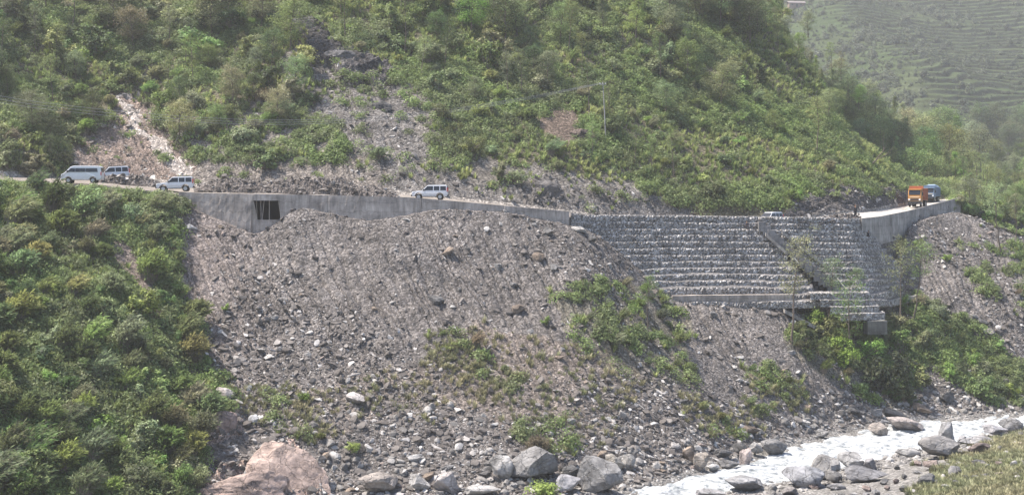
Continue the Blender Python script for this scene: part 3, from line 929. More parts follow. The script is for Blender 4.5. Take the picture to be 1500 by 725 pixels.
# ------------------------------------------------------------------ long rubble ridges on the road
def ridge(px0, px1, frac, hgt, width, label, seed):
    pxs = np.arange(px0, px1, 1.6)
    ed = np.sin(np.pi * np.clip((pxs - px0) / (px1 - px0), 0, 1)) ** .35
    hh = hgt * ed * (.55 + .8 * fbm(pxs / 22, pxs * 0, 4, seed))
    d0 = np.interp(pxs, PXS, ROAD_D0); d1 = np.interp(pxs, PXS, ROAD_D1); z0 = np.interp(pxs, PXS, ROAD_Z0); z1 = np.interp(pxs, PXS, ROAD_Z1)
    rows = []
    for u in np.linspace(-1, 1, 26):
        d = d0 + (d1 - d0) * frac + u * width
        z = z0 + (z1 - z0) * frac - .15 + hh * (1 - u * u) * (.75 + .5 * fbm(pxs / 4, pxs * 0 + u * 3, 3, seed + 1)) + (fbm(pxs / 1.6, u * 6 + pxs * 0, 3, seed + 2) - .5) * .55 * ed
        rows.append(np.stack([(pxs - CX) / F * d, d, z], -1))
    V = np.concatenate(rows); f2_ = fbm(V[:, 0] / .9, V[:, 1] / .5 + V[:, 2], 3, seed + 4)[:, None]
    o = link('rubble', mesh_np('rubble', V, grid_quads(26, len(pxs)), [M_GROUND], False, {'ground': np.array((.105, .092, .084)) * (.55 + .9 * f2_)}))
    tag(o, label, 'rubble', kind='stuff')
    return V.reshape(26, len(pxs), 3)


RID1 = ridge(284, 585, .62, 1.9, 2.2, 'long ridge of dark rubble on the road behind the concrete wall', 201)
RID2 = ridge(140, 236, .50, 1.5, 1.8, 'low bank of brown rubble between the white van and the second car', 211)
RID3 = ridge(1158, 1262, .12, .9, 1.5, 'pale heap of rubble and spoil along the top of the right gabion wall', 221)

# ------------------------------------------------------------------ vehicles
def paint(name, col, rough=.35):
    t = NT(name)
    c = t.n('RGB'); c.outputs[0].default_value = (*col, 1)
    sp = t.n('SeparateXYZ'); t.l(t.n('TexCoord').outputs['Object'], sp.inputs[0])
    dust = t.rng(sp.outputs[2], .55, .08, .2, 1.1)
    nz = t.rng(t.noise(4, 4, .6), .6, 1.3)
    m = t.n('Math', operation='MULTIPLY', use_clamp=True); t.l(dust, m.inputs[0]); t.l(nz, m.inputs[1])
    return t.out(t.mix(c.outputs[0], (.30, .27, .235), m.outputs[0]), rough, .5)


M_WHITE = paint('dusty_white_paint', (.62, .62, .63))
M_ORANGE = paint('dusty_orange_paint', (.46, .19, .022), .6)
M_BED = paint('dusty_red_orange_paint', (.36, .09, .025), .55)
M_BLUE = paint('dusty_blue_paint', (.115, .175, .26), .6)
M_BLUE2 = paint('blue_tarpaulin', (.17, .24, .31), .85)
M_GLASS = simple('dark_window_glass', (.012, .014, .017), .08, .5, var=.02)
M_TYRE = simple('tyre_rubber', (.03, .028, .026), .85, .2)
M_RIM = simple('wheel_rim', (.35, .35, .36), .4, .5, metal=.6)
M_BLACK = simple('black_plastic', (.03, .03, .032), .6, .3)
M_LAMP = simple('headlight_glass', (.75, .75, .72), .15, .6)
M_RED = simple('tail_light_red', (.45, .03, .02), .3, .5)


def panel(name, pts, thick, mat, parent):
    """flat panel given by its four corners, thickened along its normal"""
    pts = [Vector(p) for p in pts]
    n = (pts[1] - pts[0]).cross(pts[2] - pts[1]).normalized() * thick
    b = bmesh.new(); a = [b.verts.new(p) for p in pts]; c = [b.verts.new(p + n) for p in pts]
    b.faces.new(a); b.faces.new(list(reversed(c))); k = len(pts)
    for i in range(k):
        b.faces.new((a[i], a[(i + 1) % k], c[(i + 1) % k], c[i]))
    return bm_obj(name, b, mat, parent)


def boxpart(name, ext, mat, parent, bevel=.02):
    b = bmesh.new(); bm_box(b, *ext, bevel); return bm_obj(name, b, mat, parent)


def wheel(parent, x, y, r=.37, wd=.24):
    b = bmesh.new(); bm_cyl(b, (0, 0, 0), r, wd, 'Y', 24)
    bmesh.ops.bevel(b, geom=[e for e in b.edges if abs(e.verts[0].co.y - e.verts[1].co.y) < 1e-5], offset=.04, segments=2, affect='EDGES')
    o = bm_obj('wheel', b, M_TYRE, parent); o.location = (x, y, r)
    b = bmesh.new(); s = 1 if y > 0 else -1
    bm_cyl(b, (0, s * wd * .5, 0), r * .62, .03, 'Y', 16); bm_cyl(b, (0, s * (wd * .5 + .02), 0), r * .2, .03, 'Y', 10)
    bm_obj('rim', b, M_RIM, o)
    return o


def arch(cx, r, z0, n=8):
    return [(cx + r * math.cos(math.pi * k / n), z0 + r * math.sin(math.pi * k / n)) for k in range(n + 1)]


def suv(label):
    root = empty('suv', (0, 0, 0)); tag(root, label, 'car', 'white cars on the hillside road')
    prof = [(2.18, .45)] + arch(1.38, .47, .42) + arch(-1.30, .47, .42) + [(-2.16, .42), (-2.22, .62), (-2.22, 1.12), (.95, 1.14), (1.55, 1.10), (2.12, 1.02), (2.24, .80)]
    b = bmesh.new(); bm_prism(b, prof, .88, .045, lambda z: .05 * max(0, z - .8) / .3)
    cab = [(1.02, 1.11), (.32, 1.76), (.1, 1.83), (-1.9, 1.86), (-2.12, 1.80), (-2.20, 1.11)]
    bm_prism(b, cab, .84, .05, lambda z: .16 * (z - 1.11) / .75)
    bm_obj('body', b, M_WHITE, root)
    yo = lambda z: .84 - .16 * (z - 1.11) / .75 + .012
    for s in (1, -1):
        for xa, xb, xc, xd in ((.80, .30, -.42, -.42), (-.52, -.52, -1.22, -1.22), (-1.32, -1.32, -2.02, -2.06)):
            p = [(xa, s * yo(1.17), 1.17), (xb if xa == .80 else xa, s * yo(1.70), 1.70), (xc, s * yo(1.70), 1.70), (xd, s * yo(1.17), 1.17)]
            if s < 0: p = p[::-1]
            panel('window', p, .012, M_GLASS, root)
        o = boxpart('mirror', (.66, .82, s * .93 - .09, s * .93 + .09, 1.14, 1.34), M_BLACK, root, .03)
        boxpart('headlight', (2.06, 2.235, s * .62 - .19, s * .62 + .19, .82, 1.0), M_LAMP, root, .03)
        boxpart('tail_light', (-2.25, -2.14, s * .78 - .08, s * .78 + .08, 1.0, 1.5), M_RED, root, .02)
        boxpart('roof_rail', (-1.75, .0, s * .60 - .03, s * .60 + .03, 1.90, 1.94), M_BLACK, root, .01)
        boxpart('side_step', (-.78, .86, s * .88 - .06, s * .88 + .06, .36, .43), M_BLACK, root, .02)
        for x in (1.38, -1.30): wheel(root, x, s * .77)
    panel('windscreen', [(.985, -.72, 1.17), (.985, .72, 1.17), (.375, .66, 1.735), (.375, -.66, 1.735)], .03, M_GLASS, root)
    panel('rear_window', [(-2.21, .68, 1.22), (-2.21, -.68, 1.22), (-2.155, -.60, 1.70), (-2.155, .60, 1.70)], .02, M_GLASS, root)
    boxpart('grille', (2.14, 2.25, -.42, .42, .74, .98), M_BLACK, root, .02)
    boxpart('bumper', (2.10, 2.33, -.84, .84, .42, .66), M_BLACK, root, .05)
    boxpart('rear_bumper', (-2.32, -2.16, -.84, .84, .42, .64), M_BLACK, root, .04)
    return root


def copy_tree(o, parent=None):
    c = o.copy(); COL.objects.link(c)
    if parent is not None: c.parent = parent
    for ch in list(o.children): copy_tree(ch, c)
    return c


def place(o, px, d, head, roll=0.0, dz=0.0):
    p = ROAD.at_d(px, d)
    o.location = p + Vector((0, 0, dz)); o.rotation_euler = (0, roll, math.atan2(head[1], head[0]))
    return o


s0 = suv('white car half hidden behind the white van at the left')
place(s0, 163, 180.5, (-1, -.42), math.radians(3), .05)
for lab, px, d, hd, rl in (('white car with black roof rails driving left past the end of the dark rubble ridge', 257, 173.9, (-1, -.12), math.radians(1)),
                           ('lone white car half hidden by the top of the concrete wall', 630, 176.2, (-1, .02), 0),
                           ('white car showing its roof and windscreen over the gabion wall top', 1127, 197.5, (-.72, -.70), 0)):
    c_ = copy_tree(s0); c_['label'] = lab; place(c_, px, d, hd, rl, .03)


def van(label):
    root = empty('van', (0, 0, 0)); tag(root, label, 'van')
    prof = [(2.36, .40)] + arch(1.50, .42, .38) + arch(-1.42, .42, .38) + [(-2.36, .38), (-2.42, .6), (-2.42, 1.3), (-2.30, 1.98), (-2.12, 2.10), (.9, 2.10), (1.25, 2.0), (1.98, 1.26), (2.32, 1.08), (2.42, .75)]
    b = bmesh.new(); bm_prism(b, prof, .90, .06, lambda z: .16 * max(0, z - 1.15) / .95)
    bm_obj('body', b, M_WHITE, root)
    yo = lambda z: .90 - .16 * max(0, z - 1.15) / .95 + .012
    for s in (1, -1):
        for (xa, xb, xc, xd) in ((1.62, 1.28, .72, .72), (.68, .68, -.50, -.50), (-.54, -.54, -1.92, -2.0)):
            p = [(xa, s * yo(1.36), 1.36), (xb, s * yo(1.80), 1.80), (xc, s * yo(1.80), 1.80), (xd, s * yo(1.36), 1.36)]
            if s < 0: p = p[::-1]
            panel('window', p, .012, M_GLASS, root)
        boxpart('mirror', (1.52, 1.66, s * 1.0 - .1, s * 1.0 + .1, 1.3, 1.55), M_BLACK, root, .03)
        boxpart('headlight', (2.14, 2.38, s * .66 - .17, s * .66 + .17, .88, 1.08), M_LAMP, root, .04)
        boxpart('tail_light', (-2.44, -2.34, s * .80 - .08, s * .80 + .08, .95, 1.35), M_RED, root, .02)
        for x in (1.50, -1.42): wheel(root, x, s * .79, .34, .22)
    panel('windscreen', [(1.955, -.74, 1.32), (1.955, .74, 1.32), (1.32, .70, 1.955), (1.32, -.70, 1.955)], .03, M_GLASS, root)
    panel('rear_window', [(-2.43, .66, 1.34), (-2.43, -.66, 1.34), (-2.36, -.62, 1.85), (-2.36, .62, 1.85)], .03, M_GLASS, root)
    boxpart('bumper', (2.22, 2.46, -.82, .82, .36, .58), M_WHITE, root, .06)
    return root


v0 = van('white passenger van with a long dark window band above the left bushes'); place(v0, 121, 171.6, (-1, -.06), 0, .1)


def truck(label, cab_m, bed_m, tarp):
    root = empty('truck', (0, 0, 0)); tag(root, label, 'truck')
    prof = [(3.05, .75), (3.12, 1.2), (3.05, 1.85), (2.72, 2.72), (2.55, 2.82), (1.35, 2.82), (1.30, .75)]
    b = bmesh.new(); bm_prism(b, prof, 1.12, .06); bm_obj('cab', b, cab_m, root)
    panel('windscreen', [(3.055, -.98, 1.90), (3.055, .98, 1.90), (2.78, .98, 2.60), (2.78, -.98, 2.60)], .03, M_GLASS, root)
    boxpart('sun_visor', (2.62, 3.0, -1.08, 1.08, 2.66, 2.78), cab_m, root, .03)
    boxpart('bumper', (2.95, 3.28, -1.16, 1.16, .48, .88), M_BLACK, root, .04)
    boxpart('grille', (3.06, 3.15, -.72, .72, 1.05, 1.32), M_BLACK, root, .02)
    boxpart('badge_strip', (3.03, 3.13, -.85, .85, 1.48, 1.62), simple('cream_strip_' + label[:4], (.55, .45, .3)), root, .02)
    for s in (1, -1):
        boxpart('headlight', (3.06, 3.17, s * .90 - .16, s * .90 + .16, 1.02, 1.28), M_LAMP, root, .03)
        p = [(2.78, s * 1.125, 1.9), (2.52, s * 1.125, 2.6), (1.75, s * 1.125, 2.6), (1.75, s * 1.125, 1.9)]
        if s < 0: p = p[::-1]
        panel('window', p, .012, M_GLASS, root)
        boxpart('mirror', (2.85, 2.95, s * 1.34 - .12, s * 1.34 + .12, 1.75, 2.3), M_BLACK, root, .02)
        wheel(root, 2.25, s * .96, .50, .28); wheel(root, -1.45, s * .93, .50, .42); wheel(root, -2.70, s * .93, .50, .42)
    boxpart('chassis', (-3.3, 2.9, -.45, .45, .62, .9), M_BLACK, root)
    bed = boxpart('dump_bed', (-3.4, 1.15, -1.22, 1.22, 1.05, 2.95), bed_m, root, .04)
    for s in (1, -1):
        for x in np.linspace(-3.1, .9, 6):
            boxpart('rib', (x - .07, x + .07, s * 1.26 - .05, s * 1.26 + .05, 1.08, 2.9), bed_m, bed, .01)
    boxpart('headboard', (1.0, 1.3, -1.22, 1.22, 2.85, 3.28), bed_m, bed, .03)
    b = bmesh.new()
    if tarp:
        bm_prism(b, [(-3.35, 2.9), (1.1, 2.9), (.9, 3.25), (-.6, 3.5), (-2.2, 3.4), (-3.2, 3.15)], 1.15, .12, lambda z: .5 * (z - 2.9) / .6)
        bm_obj('tarpaulin', b, M_BLUE2, root)
    else:
        bm_prism(b, [(-3.2, 2.7), (.9, 2.7), (.6, 3.05), (-.8, 3.2), (-2.4, 3.1)], 1.1, .15, lambda z: .5 * max(0, z - 2.7) / .5)
        bm_obj('load', b, M_DEBRIS, root)
    return root


t1 = truck('orange dump truck with a rusty red bed coming round the bend', M_ORANGE, M_BED, False)
place(t1, 1344, 230.5, (-.43, -.90), 0, .08)
t2 = truck('blue tarpaulin-covered truck following behind the orange dump truck', M_BLUE, M_BLUE, True)
place(t2, 1364, 243, (-.45, -.89), 0, .08)
t1.scale = (.92, .92, 1.04); t2.scale = (.85, .85, .85)

# ------------------------------------------------------------------ people
def person(label, pos, yaw, pose, shirt_c, trouser_c, scale=1.0):
    root = empty('person', pos, yaw); root.scale = (scale,) * 3
    tag(root, label, 'person')

    def skin_obj(name, verts, edges, radii, mat, sub=1):
        me = bpy.data.meshes.new(name); b = bmesh.new(); lay = b.verts.layers.skin.verify()
        vs_ = []
        for (co_, r) in zip(verts, radii):
            v = b.verts.new(co_); v[lay].radius = (r, r); vs_.append(v)
        vs_[0][lay].use_root = True
        for i, j in edges: b.edges.new((vs_[i], vs_[j]))
        b.to_mesh(me); b.free(); me.materials.append(mat)
        o = link(name, me, root)
        o.modifiers.new('skin', 'SKIN').use_smooth_shade = True
        s = o.modifiers.new('sub', 'SUBSURF'); s.levels = sub; s.render_levels = sub
        return o
    sk = simple('skin', (.24, .14, .09), .6, .3); sh = simple('shirt', shirt_c, .9, .1); tr2 = simple('trousers', trouser_c, .9, .1); hr = simple('hair', (.015, .013, .012), .8, .2)
    if pose == 'stand':
        hip = .92; J = {'pel': (0, 0, hip), 'chest': (0, 0, 1.32), 'neck': (0, .01, 1.48), 'head': (0, -.02, 1.62), 'top': (0, -.01, 1.72),
                        'shl': (.19, 0, 1.40), 'shr': (-.19, 0, 1.40), 'ell': (.25, .03, 1.12), 'elr': (-.25, .03, 1.12), 'hal': (.24, -.06, .86), 'har': (-.24, -.06, .86),
                        'hil': (.09, 0, .88), 'hir': (-.09, 0, .88), 'knl': (.11, -.03, .48), 'knr': (-.11, .02, .48), 'anl': (.12, 0, .08), 'anr': (-.12, .08, .08), 'tol': (.13, -.16, .04), 'tor': (-.13, -.08, .04)}
    else:                                              # sitting on a ledge
        J = {'pel': (0, 0, .12), 'chest': (0, -.06, .50), 'neck': (0, -.08, .66), 'head': (0, -.12, .79), 'top': (0, -.11, .89),
             'shl': (.19, -.06, .58), 'shr': (-.19, -.06, .58), 'ell': (.25, -.14, .34), 'elr': (-.25, -.14, .34), 'hal': (.14, -.36, .30), 'har': (-.14, -.36, .30),
             'hil': (.09, -.02, .10), 'hir': (-.09, -.02, .10), 'knl': (.12, -.42, .16), 'knr': (-.12, -.42, .16), 'anl': (.12, -.48, -.28), 'anr': (-.12, -.48, -.28), 'tol': (.13, -.64, -.32), 'tor': (-.13, -.64, -.32)}
    keys = ['pel', 'chest', 'neck', 'head', 'top', 'shl', 'ell', 'hal', 'shr', 'elr', 'har', 'hil', 'knl', 'anl', 'tol', 'hir', 'knr', 'anr', 'tor']
    R = [.13, .14, .055, .105, .075, .065, .047, .035, .065, .047, .035, .085, .062, .042, .035, .085, .062, .042, .035]
    E = [(0, 1), (1, 2), (2, 3), (3, 4), (1, 5), (5, 6), (6, 7), (1, 8), (8, 9), (9, 10), (0, 11), (11, 12), (12, 13), (13, 14), (0, 15), (15, 16), (16, 17), (17, 18)]
    skin_obj('body', [J[k] for k in keys], E, R, sk)
    mix_ = lambda a, b, t: tuple(np.array(J[a]) * (1 - t) + np.array(J[b]) * t)
    skin_obj('shirt', [J['chest'], mix_('chest', 'pel', .5), mix_('chest', 'pel', 1.05), J['shl'], mix_('shl', 'ell', 1), mix_('ell', 'hal', .7), J['shr'], mix_('shr', 'elr', 1), mix_('elr', 'har', .7), mix_('chest', 'neck', .5)],
             [(0, 1), (1, 2), (0, 3), (3, 4), (4, 5), (0, 6), (6, 7), (7, 8), (0, 9)], [.165, .155, .16, .085, .065, .055, .085, .065, .055, .09], sh)
    skin_obj('trousers', [J['pel'], J['hil'], J['knl'], mix_('knl', 'anl', .95), J['hir'], J['knr'], mix_('knr', 'anr', .95)],
             [(0, 1), (1, 2), (2, 3), (0, 4), (4, 5), (5, 6)], [.15, .105, .08, .062, .105, .08, .062], tr2)
    h = np.array(J['head']); 
    skin_obj('hair', [tuple(h + (0, .045, .05)), tuple(h + (0, .02, .10)), tuple(h + (0, -.03, .105))], [(0, 1), (1, 2)], [.095, .10, .075], hr)
    skin_obj('face', [tuple(h + (0, -.095, -.01)), tuple(h + (0, -.125, -.025)), tuple(h + (0, -.10, -.065))], [(0, 1), (1, 2)], [.02, .018, .02], sk)
    return root


def gab_ledge(px, py):
    """a spot on top of the gabion course nearest a photo point"""
    d = gd(px, py); z = CZ - (py - HY) / F * d
    dt, zt = gab_top(np.array([px], float)); k = int(round((zt[0] - z) / HC))
    zz_ = float(zt[0]) - k * HC; dd = float(dt[0]) - setback(k) + .2
    return Vector(((px - CX) / F * dd, dd, zz_ + .12))


pp = ROAD.at_d(1252, 200.9); dt_, zt_a = gab_top(np.array([1252.0]))
person('person in dark clothes standing on the top edge of the right gabion wall', Vector(((1253 - CX) / F * 199.9, 199.9, float(zt_a[0]) + .12)), .3, 'stand', (.05, .05, .055), (.03, .03, .035), 1.06)
person('person in dark clothes standing below the pale concrete wall at the bend', gab_ledge(1272, 353), 1.0, 'stand', (.03, .03, .04), (.045, .045, .06), .98)
q_ = (1181, 366); d_ = gd(*q_) - 1.15
person('person in a black shirt and light cap standing part way down the staircase', Vector(W(q_[0], q_[1], d_)), .9, 'stand', (.015, .015, .018), (.03, .03, .04), .95)
person('person sitting on an upper course of the broad gabion wall near the staircase', gab_ledge(1093, 333) + Vector((0, -.25, .1)), .2, 'sit', (.06, .06, .075), (.03, .03, .035))

# ------------------------------------------------------------------ power line
M_CABLE = simple('aluminium_cable', (.24, .24, .25), .5, .3)
M_POLE = simple('weathered_pole', (.30, .285, .27), .8, .2)


def pole(base, h, label, tilt=0.0):
    r = empty('utility_pole', base); tag(r, label, 'utility pole')
    v, q = tubes_np([([(0, 0, -1), (tilt * .5, 0, h * .5), (tilt, 0, h)], [.10, .08, .06])], 10); link('post', mesh_np('post', v, q, [M_POLE], True), r)
    boxpart('crossarm', (tilt - .45, tilt + .45, -.06, .06, h - .45, h - .33), M_POLE, r, .01)
    for x in (-.4, 0, .4):
        b = bmesh.new(); bm_cyl(b, (tilt + x, 0, h - .24), .06, .16, 'Z', 8); bm_obj('insulator', b, M_LAMP, r)
    return base + Vector((tilt, 0, h - .2))


pb = HILL.at(888, 208); hgt_ = (208 - 120) / F * pb.y
top1 = pole(pb, hgt_, 'tall thin pale utility pole standing among the shrubs on the upper slope', -.5)
pb2 = HILL.at_d(-330, 170); top2 = pole(pb2, 14, 'utility pole carrying the cables beyond the left bushes')
rows_ = [(-330, None), (0, 143), (150, 161), (280, 172), (400, 177), (520, 174), (650, 162), (760, 145), (884, 121)]
for k, lab in enumerate(('uppermost power cable sagging across the left slope', 'middle power cable of the three sagging across the left slope', 'lowest power cable sagging across the left slope')):
    pts = []
    for px, py in rows_:
        t = (px + 330) / (884 + 330.0); d = top2.y * (1 - t) + top1.y * t
        if py is None: pts.append(Vector((top2.x, top2.y, top2.z)) + Vector((-.4 + .4 * k, 0, -.5 * k)))
        else:
            off = 6.0 * k * (1 - t * .75)
            pts.append(Vector(W(px, py + off, d)))
    pts[-1] = top1 + Vector((-.4 + .4 * k, 0, 0))
    a = np.array([[*p] for p in pts]); tt = np.linspace(0, len(a) - 1, 90); cc = [np.interp(tt, range(len(a)), a[:, j]) for j in range(3)]
    ker = np.ones(9) / 9
    cc = [np.convolve(np.pad(c_, 4, mode='reflect', reflect_type='odd'), ker, mode='valid') for c_ in cc]
    v, q = tubes_np([(np.stack(cc, -1), np.full(90, .017))], 5)
    tag(link('power_cable', mesh_np('power_cable', v, q, [M_CABLE], True)), lab, 'cable', 'cables between the two utility poles')

# ------------------------------------------------------------------ hut on the far hillside
hp = FAR.at(1166, 11); hut = empty('hut', hp, .1); tag(hut, 'small farm hut with a pale flat-pitched roof on the far hillside', 'hut')
M_MUD = simple('mud_wall', (.20, .14, .11), .9, .1); M_TIN = simple('tin_roof', (.21, .17, .16), .5, .4)
b = bmesh.new(); bm_box(b, -5.2, 5.2, -2.4, 2.4, -1.5, 2.6); bm_obj('wall', b, M_MUD, hut)
b = bmesh.new(); bm_prism(b, [(-3.1, 2.5), (-3.1, 2.62), (0, 3.9), (3.1, 2.62), (3.1, 2.5), (0, 3.75)], 6.0, .02); o = bm_obj('roof', b, M_TIN, hut); o.rotation_euler = (0, 0, math.pi / 2)
for x in (-3.2, 2.6): boxpart('window', (x - .5, x + .5, -2.45, -2.38, .9, 1.9), M_BLACK, hut, .01)
boxpart('door', (-.6, .5, -2.46, -2.38, -.2, 1.9), M_BLACK, hut, .01)

# ------------------------------------------------------------------ foliage shapes
def leaves_np(centers, normals, size, aspect=.5, fold=0.0, rs=None):
    """one pointed leaf (a kite of two triangles) at each centre"""
    n = len(centers); rs = rs or rng
    size = np.broadcast_to(size, (n,)) * rs.uniform(.7, 1.35, n)
    nr = normals / (np.linalg.norm(normals, axis=1)[:, None] + 1e-9)
    r = rs.normal(size=(n, 3)); t = np.cross(nr, r); t /= np.linalg.norm(t, axis=1)[:, None] + 1e-9
    b = np.cross(nr, t)
    L = size[:, None]; w = L * aspect
    v = np.stack([centers - t * L * .5, centers + b * w * .5 - t * L * .05, centers + t * L * .5, centers - b * w * .5 - t * L * .05], 1)
    return v.reshape(-1, 3), np.arange(n * 4).reshape(n, 4)


def shrub_mesh(name, seed, n_clump=46, per=58, leaf=.16, w=1.0, h=1.0, spread=.15, flat=.0, stems=True, mat=None):
    """leafy shrub about 2 wide and 2h high, crown of uneven clumps on thin stems"""
    rs = np.random.default_rng(seed)
    lobes = rs.normal(size=(6, 3)) * (.55 * w, .55 * w, .30 * h) + (0, 0, .95 * h)
    C = []
    while len(C) < n_clump:
        l = lobes[rs.integers(6)]
        p = rs.normal(size=3); p /= np.linalg.norm(p); p *= rs.uniform(.45, 1.0) ** .5
        q = l + p * np.array((.55 * w, .55 * w, .52 * h)) * rs.uniform(.75, 1.3)
        if q[2] > .08 * h: C.append(q)
    C = np.array(C)
    cs = rs.uniform(.6, 1.5, n_clump)
    tint = rs.uniform(.15, .85, n_clump)
    idx = np.repeat(np.arange(n_clump), (per * cs).astype(int))
    off = rs.normal(size=(len(idx), 3)) * spread * cs[idx][:, None] * (1, 1, .75)
    cen = C[idx] + off
    keep = cen[:, 2] > .02; idx = idx[keep]; cen = cen[keep]; off = off[keep]
    nrm = off / spread * .5 + (cen - (0, 0, .7 * h)) * .35 + rs.normal(size=cen.shape) * .5 + (0, 0, .95 + flat)
    v, q = leaves_np(cen, nrm, leaf, .55, rs=rs)
    tl = np.clip(tint[idx] + rs.normal(size=len(idx)) * .16, 0, 1)
    attr = np.repeat(tl, 4); mi = np.zeros(len(q), int)
    if stems:
        paths = []
        for c in C[::2]:
            b0 = rs.normal(size=3) * (.10, .10, 0) + (0, 0, -.15)
            m = (b0 + c) / 2 + np.array((0, 0, .12 * h)) * rs.uniform(.2, 1)
            paths.append((np.array([b0, m, c]), [.035, .022, .008]))
        tv, tq = tubes_np(paths, 4)
        q = np.concatenate([q, tq + len(v)]); v = np.concatenate([v, tv]); attr = np.concatenate([attr, np.full(len(tv), .3)]); mi = np.concatenate([mi, np.ones(len(tq), int)])
    return mesh_np(name, v, q, [mat or M_LEAF, M_TWIG], False, {'leaf': attr}, mi)


def wisp_mesh(name, seed, n=190, h=1.6, lean=(.25, 0), leafn=13, leaf=.27, mat=None):
    """arching canes hung with narrow drooping leaves, leaning one way"""
    rs = np.random.default_rng(seed)
    paths = []; cen = []; dirs = []; tn = []
    for i in range(n):
        a = rs.uniform(0, 2 * math.pi); r0 = rs.uniform(0, .35); rr_ = rs.uniform(.15, 1.0); hh = h * rs.uniform(.55, 1.1) * (1.1 - .35 * rr_)
        b0 = np.array([math.cos(a) * r0, math.sin(a) * r0, -.1])
        tip = np.array([math.cos(a) * rr_ + lean[0] * hh, math.sin(a) * rr_ + lean[1] * hh, hh])
        mid = np.array([math.cos(a) * (r0 + .25 * rr_), math.sin(a) * (r0 + .25 * rr_), hh * .75])
        t = np.linspace(0, 1, 8)[:, None]
        pts = (1 - t) ** 2 * b0 + 2 * t * (1 - t) * mid + t * t * tip
        paths.append((pts[[0, 3, 5, 7]], [.014, .011, .008, .004]))
        ti = rs.uniform(.1, .9)
        for k in range(leafn):
            u = rs.uniform(.35, 1.0); j = u * 7; j0 = min(int(j), 6); p = pts[j0] + (pts[j0 + 1] - pts[j0]) * (j - j0)
            dr = (pts[j0 + 1] - pts[j0]); dr = dr / np.linalg.norm(dr) + rs.normal(size=3) * .38 + (lean[0] * .5, 0, -.15)
            cen.append(p); dirs.append(dr / np.linalg.norm(dr)); tn.append(np.clip(ti + rs.normal() * .12, 0, 1))
    cen = np.array(cen); dirs = np.array(dirs); tn = np.array(tn)
    L = leaf * rs.uniform(.6, 1.4, len(cen))[:, None]
    side = np.cross(dirs, rs.normal(size=dirs.shape)); side /= np.linalg.norm(side, axis=1)[:, None]
    v = np.stack([cen, cen + dirs * L * .5 + side * L * .10, cen + dirs * L + (0, 0, -.03), cen + dirs * L * .5 - side * L * .10], 1).reshape(-1, 3)
    q = np.arange(len(v)).reshape(-1, 4); attr = np.repeat(tn, 4)
    tv, tq = tubes_np(paths, 3)
    mi = np.concatenate([np.zeros(len(q), int), np.ones(len(tq), int)])
    q = np.concatenate([q, tq + len(v)]); v = np.concatenate([v, tv]); attr = np.concatenate([attr, np.full(len(tv), .4)])
    return mesh_np(name, v, q, [mat or M_WISP, M_TWIG], False, {'leaf': attr}, mi)


def tuft_mesh(name, seed, n=46, h=.7, spread=.45, mat=None, wide=.022):
    rs = np.random.default_rng(seed)
    V = []; A = []
    for i in range(n):
        a = rs.uniform(0, 2 * math.pi); r = spread * rs.uniform(0, 1) ** .7; hh = h * rs.uniform(.5, 1.15); ou = rs.uniform(.1, .6) * hh
        b0 = np.array([math.cos(a) * r * .6, math.sin(a) * r * .6, -.04]); d = np.array([math.cos(a), math.sin(a), 0]); s = np.array([-d[1], d[0], 0]) * wide * rs.uniform(.7, 1.6)
        m = b0 + d * ou * .35 + (0, 0, hh * .65); tip = b0 + d * ou + (.08, 0, hh)
        V += [b0 - s, b0 + s, m + s * .8, m - s * .8, m - s * .8, m + s * .8, tip + s * .1, tip - s * .1]
        A += [rs.uniform(.1, .95)] * 8
    return mesh_np(name, np.array(V), np.arange(len(V)).reshape(-1, 4), [mat], False, {'leaf': np.array(A)})


def lowplant_mesh(name, seed, n=150, leaf=.15, mat=None, h=.45):
    rs = np.random.default_rng(seed)
    c = rs.normal(size=(n, 3)) * (.30, .30, .0); c[:, 2] = h * rs.uniform(.1, 1, n) * np.exp(-(c[:, 0] ** 2 + c[:, 1] ** 2) / .5)
    nr = c * (1.2, 1.2, 0) + (0, 0, .7) + rs.normal(size=(n, 3)) * .4
    v, q = leaves_np(c, nr, leaf, .5, rs=rs)
    return mesh_np(name, v, q, [mat], False, {'leaf': np.repeat(np.clip(.5 + rs.normal(size=n) * .2, 0, 1), 4)})


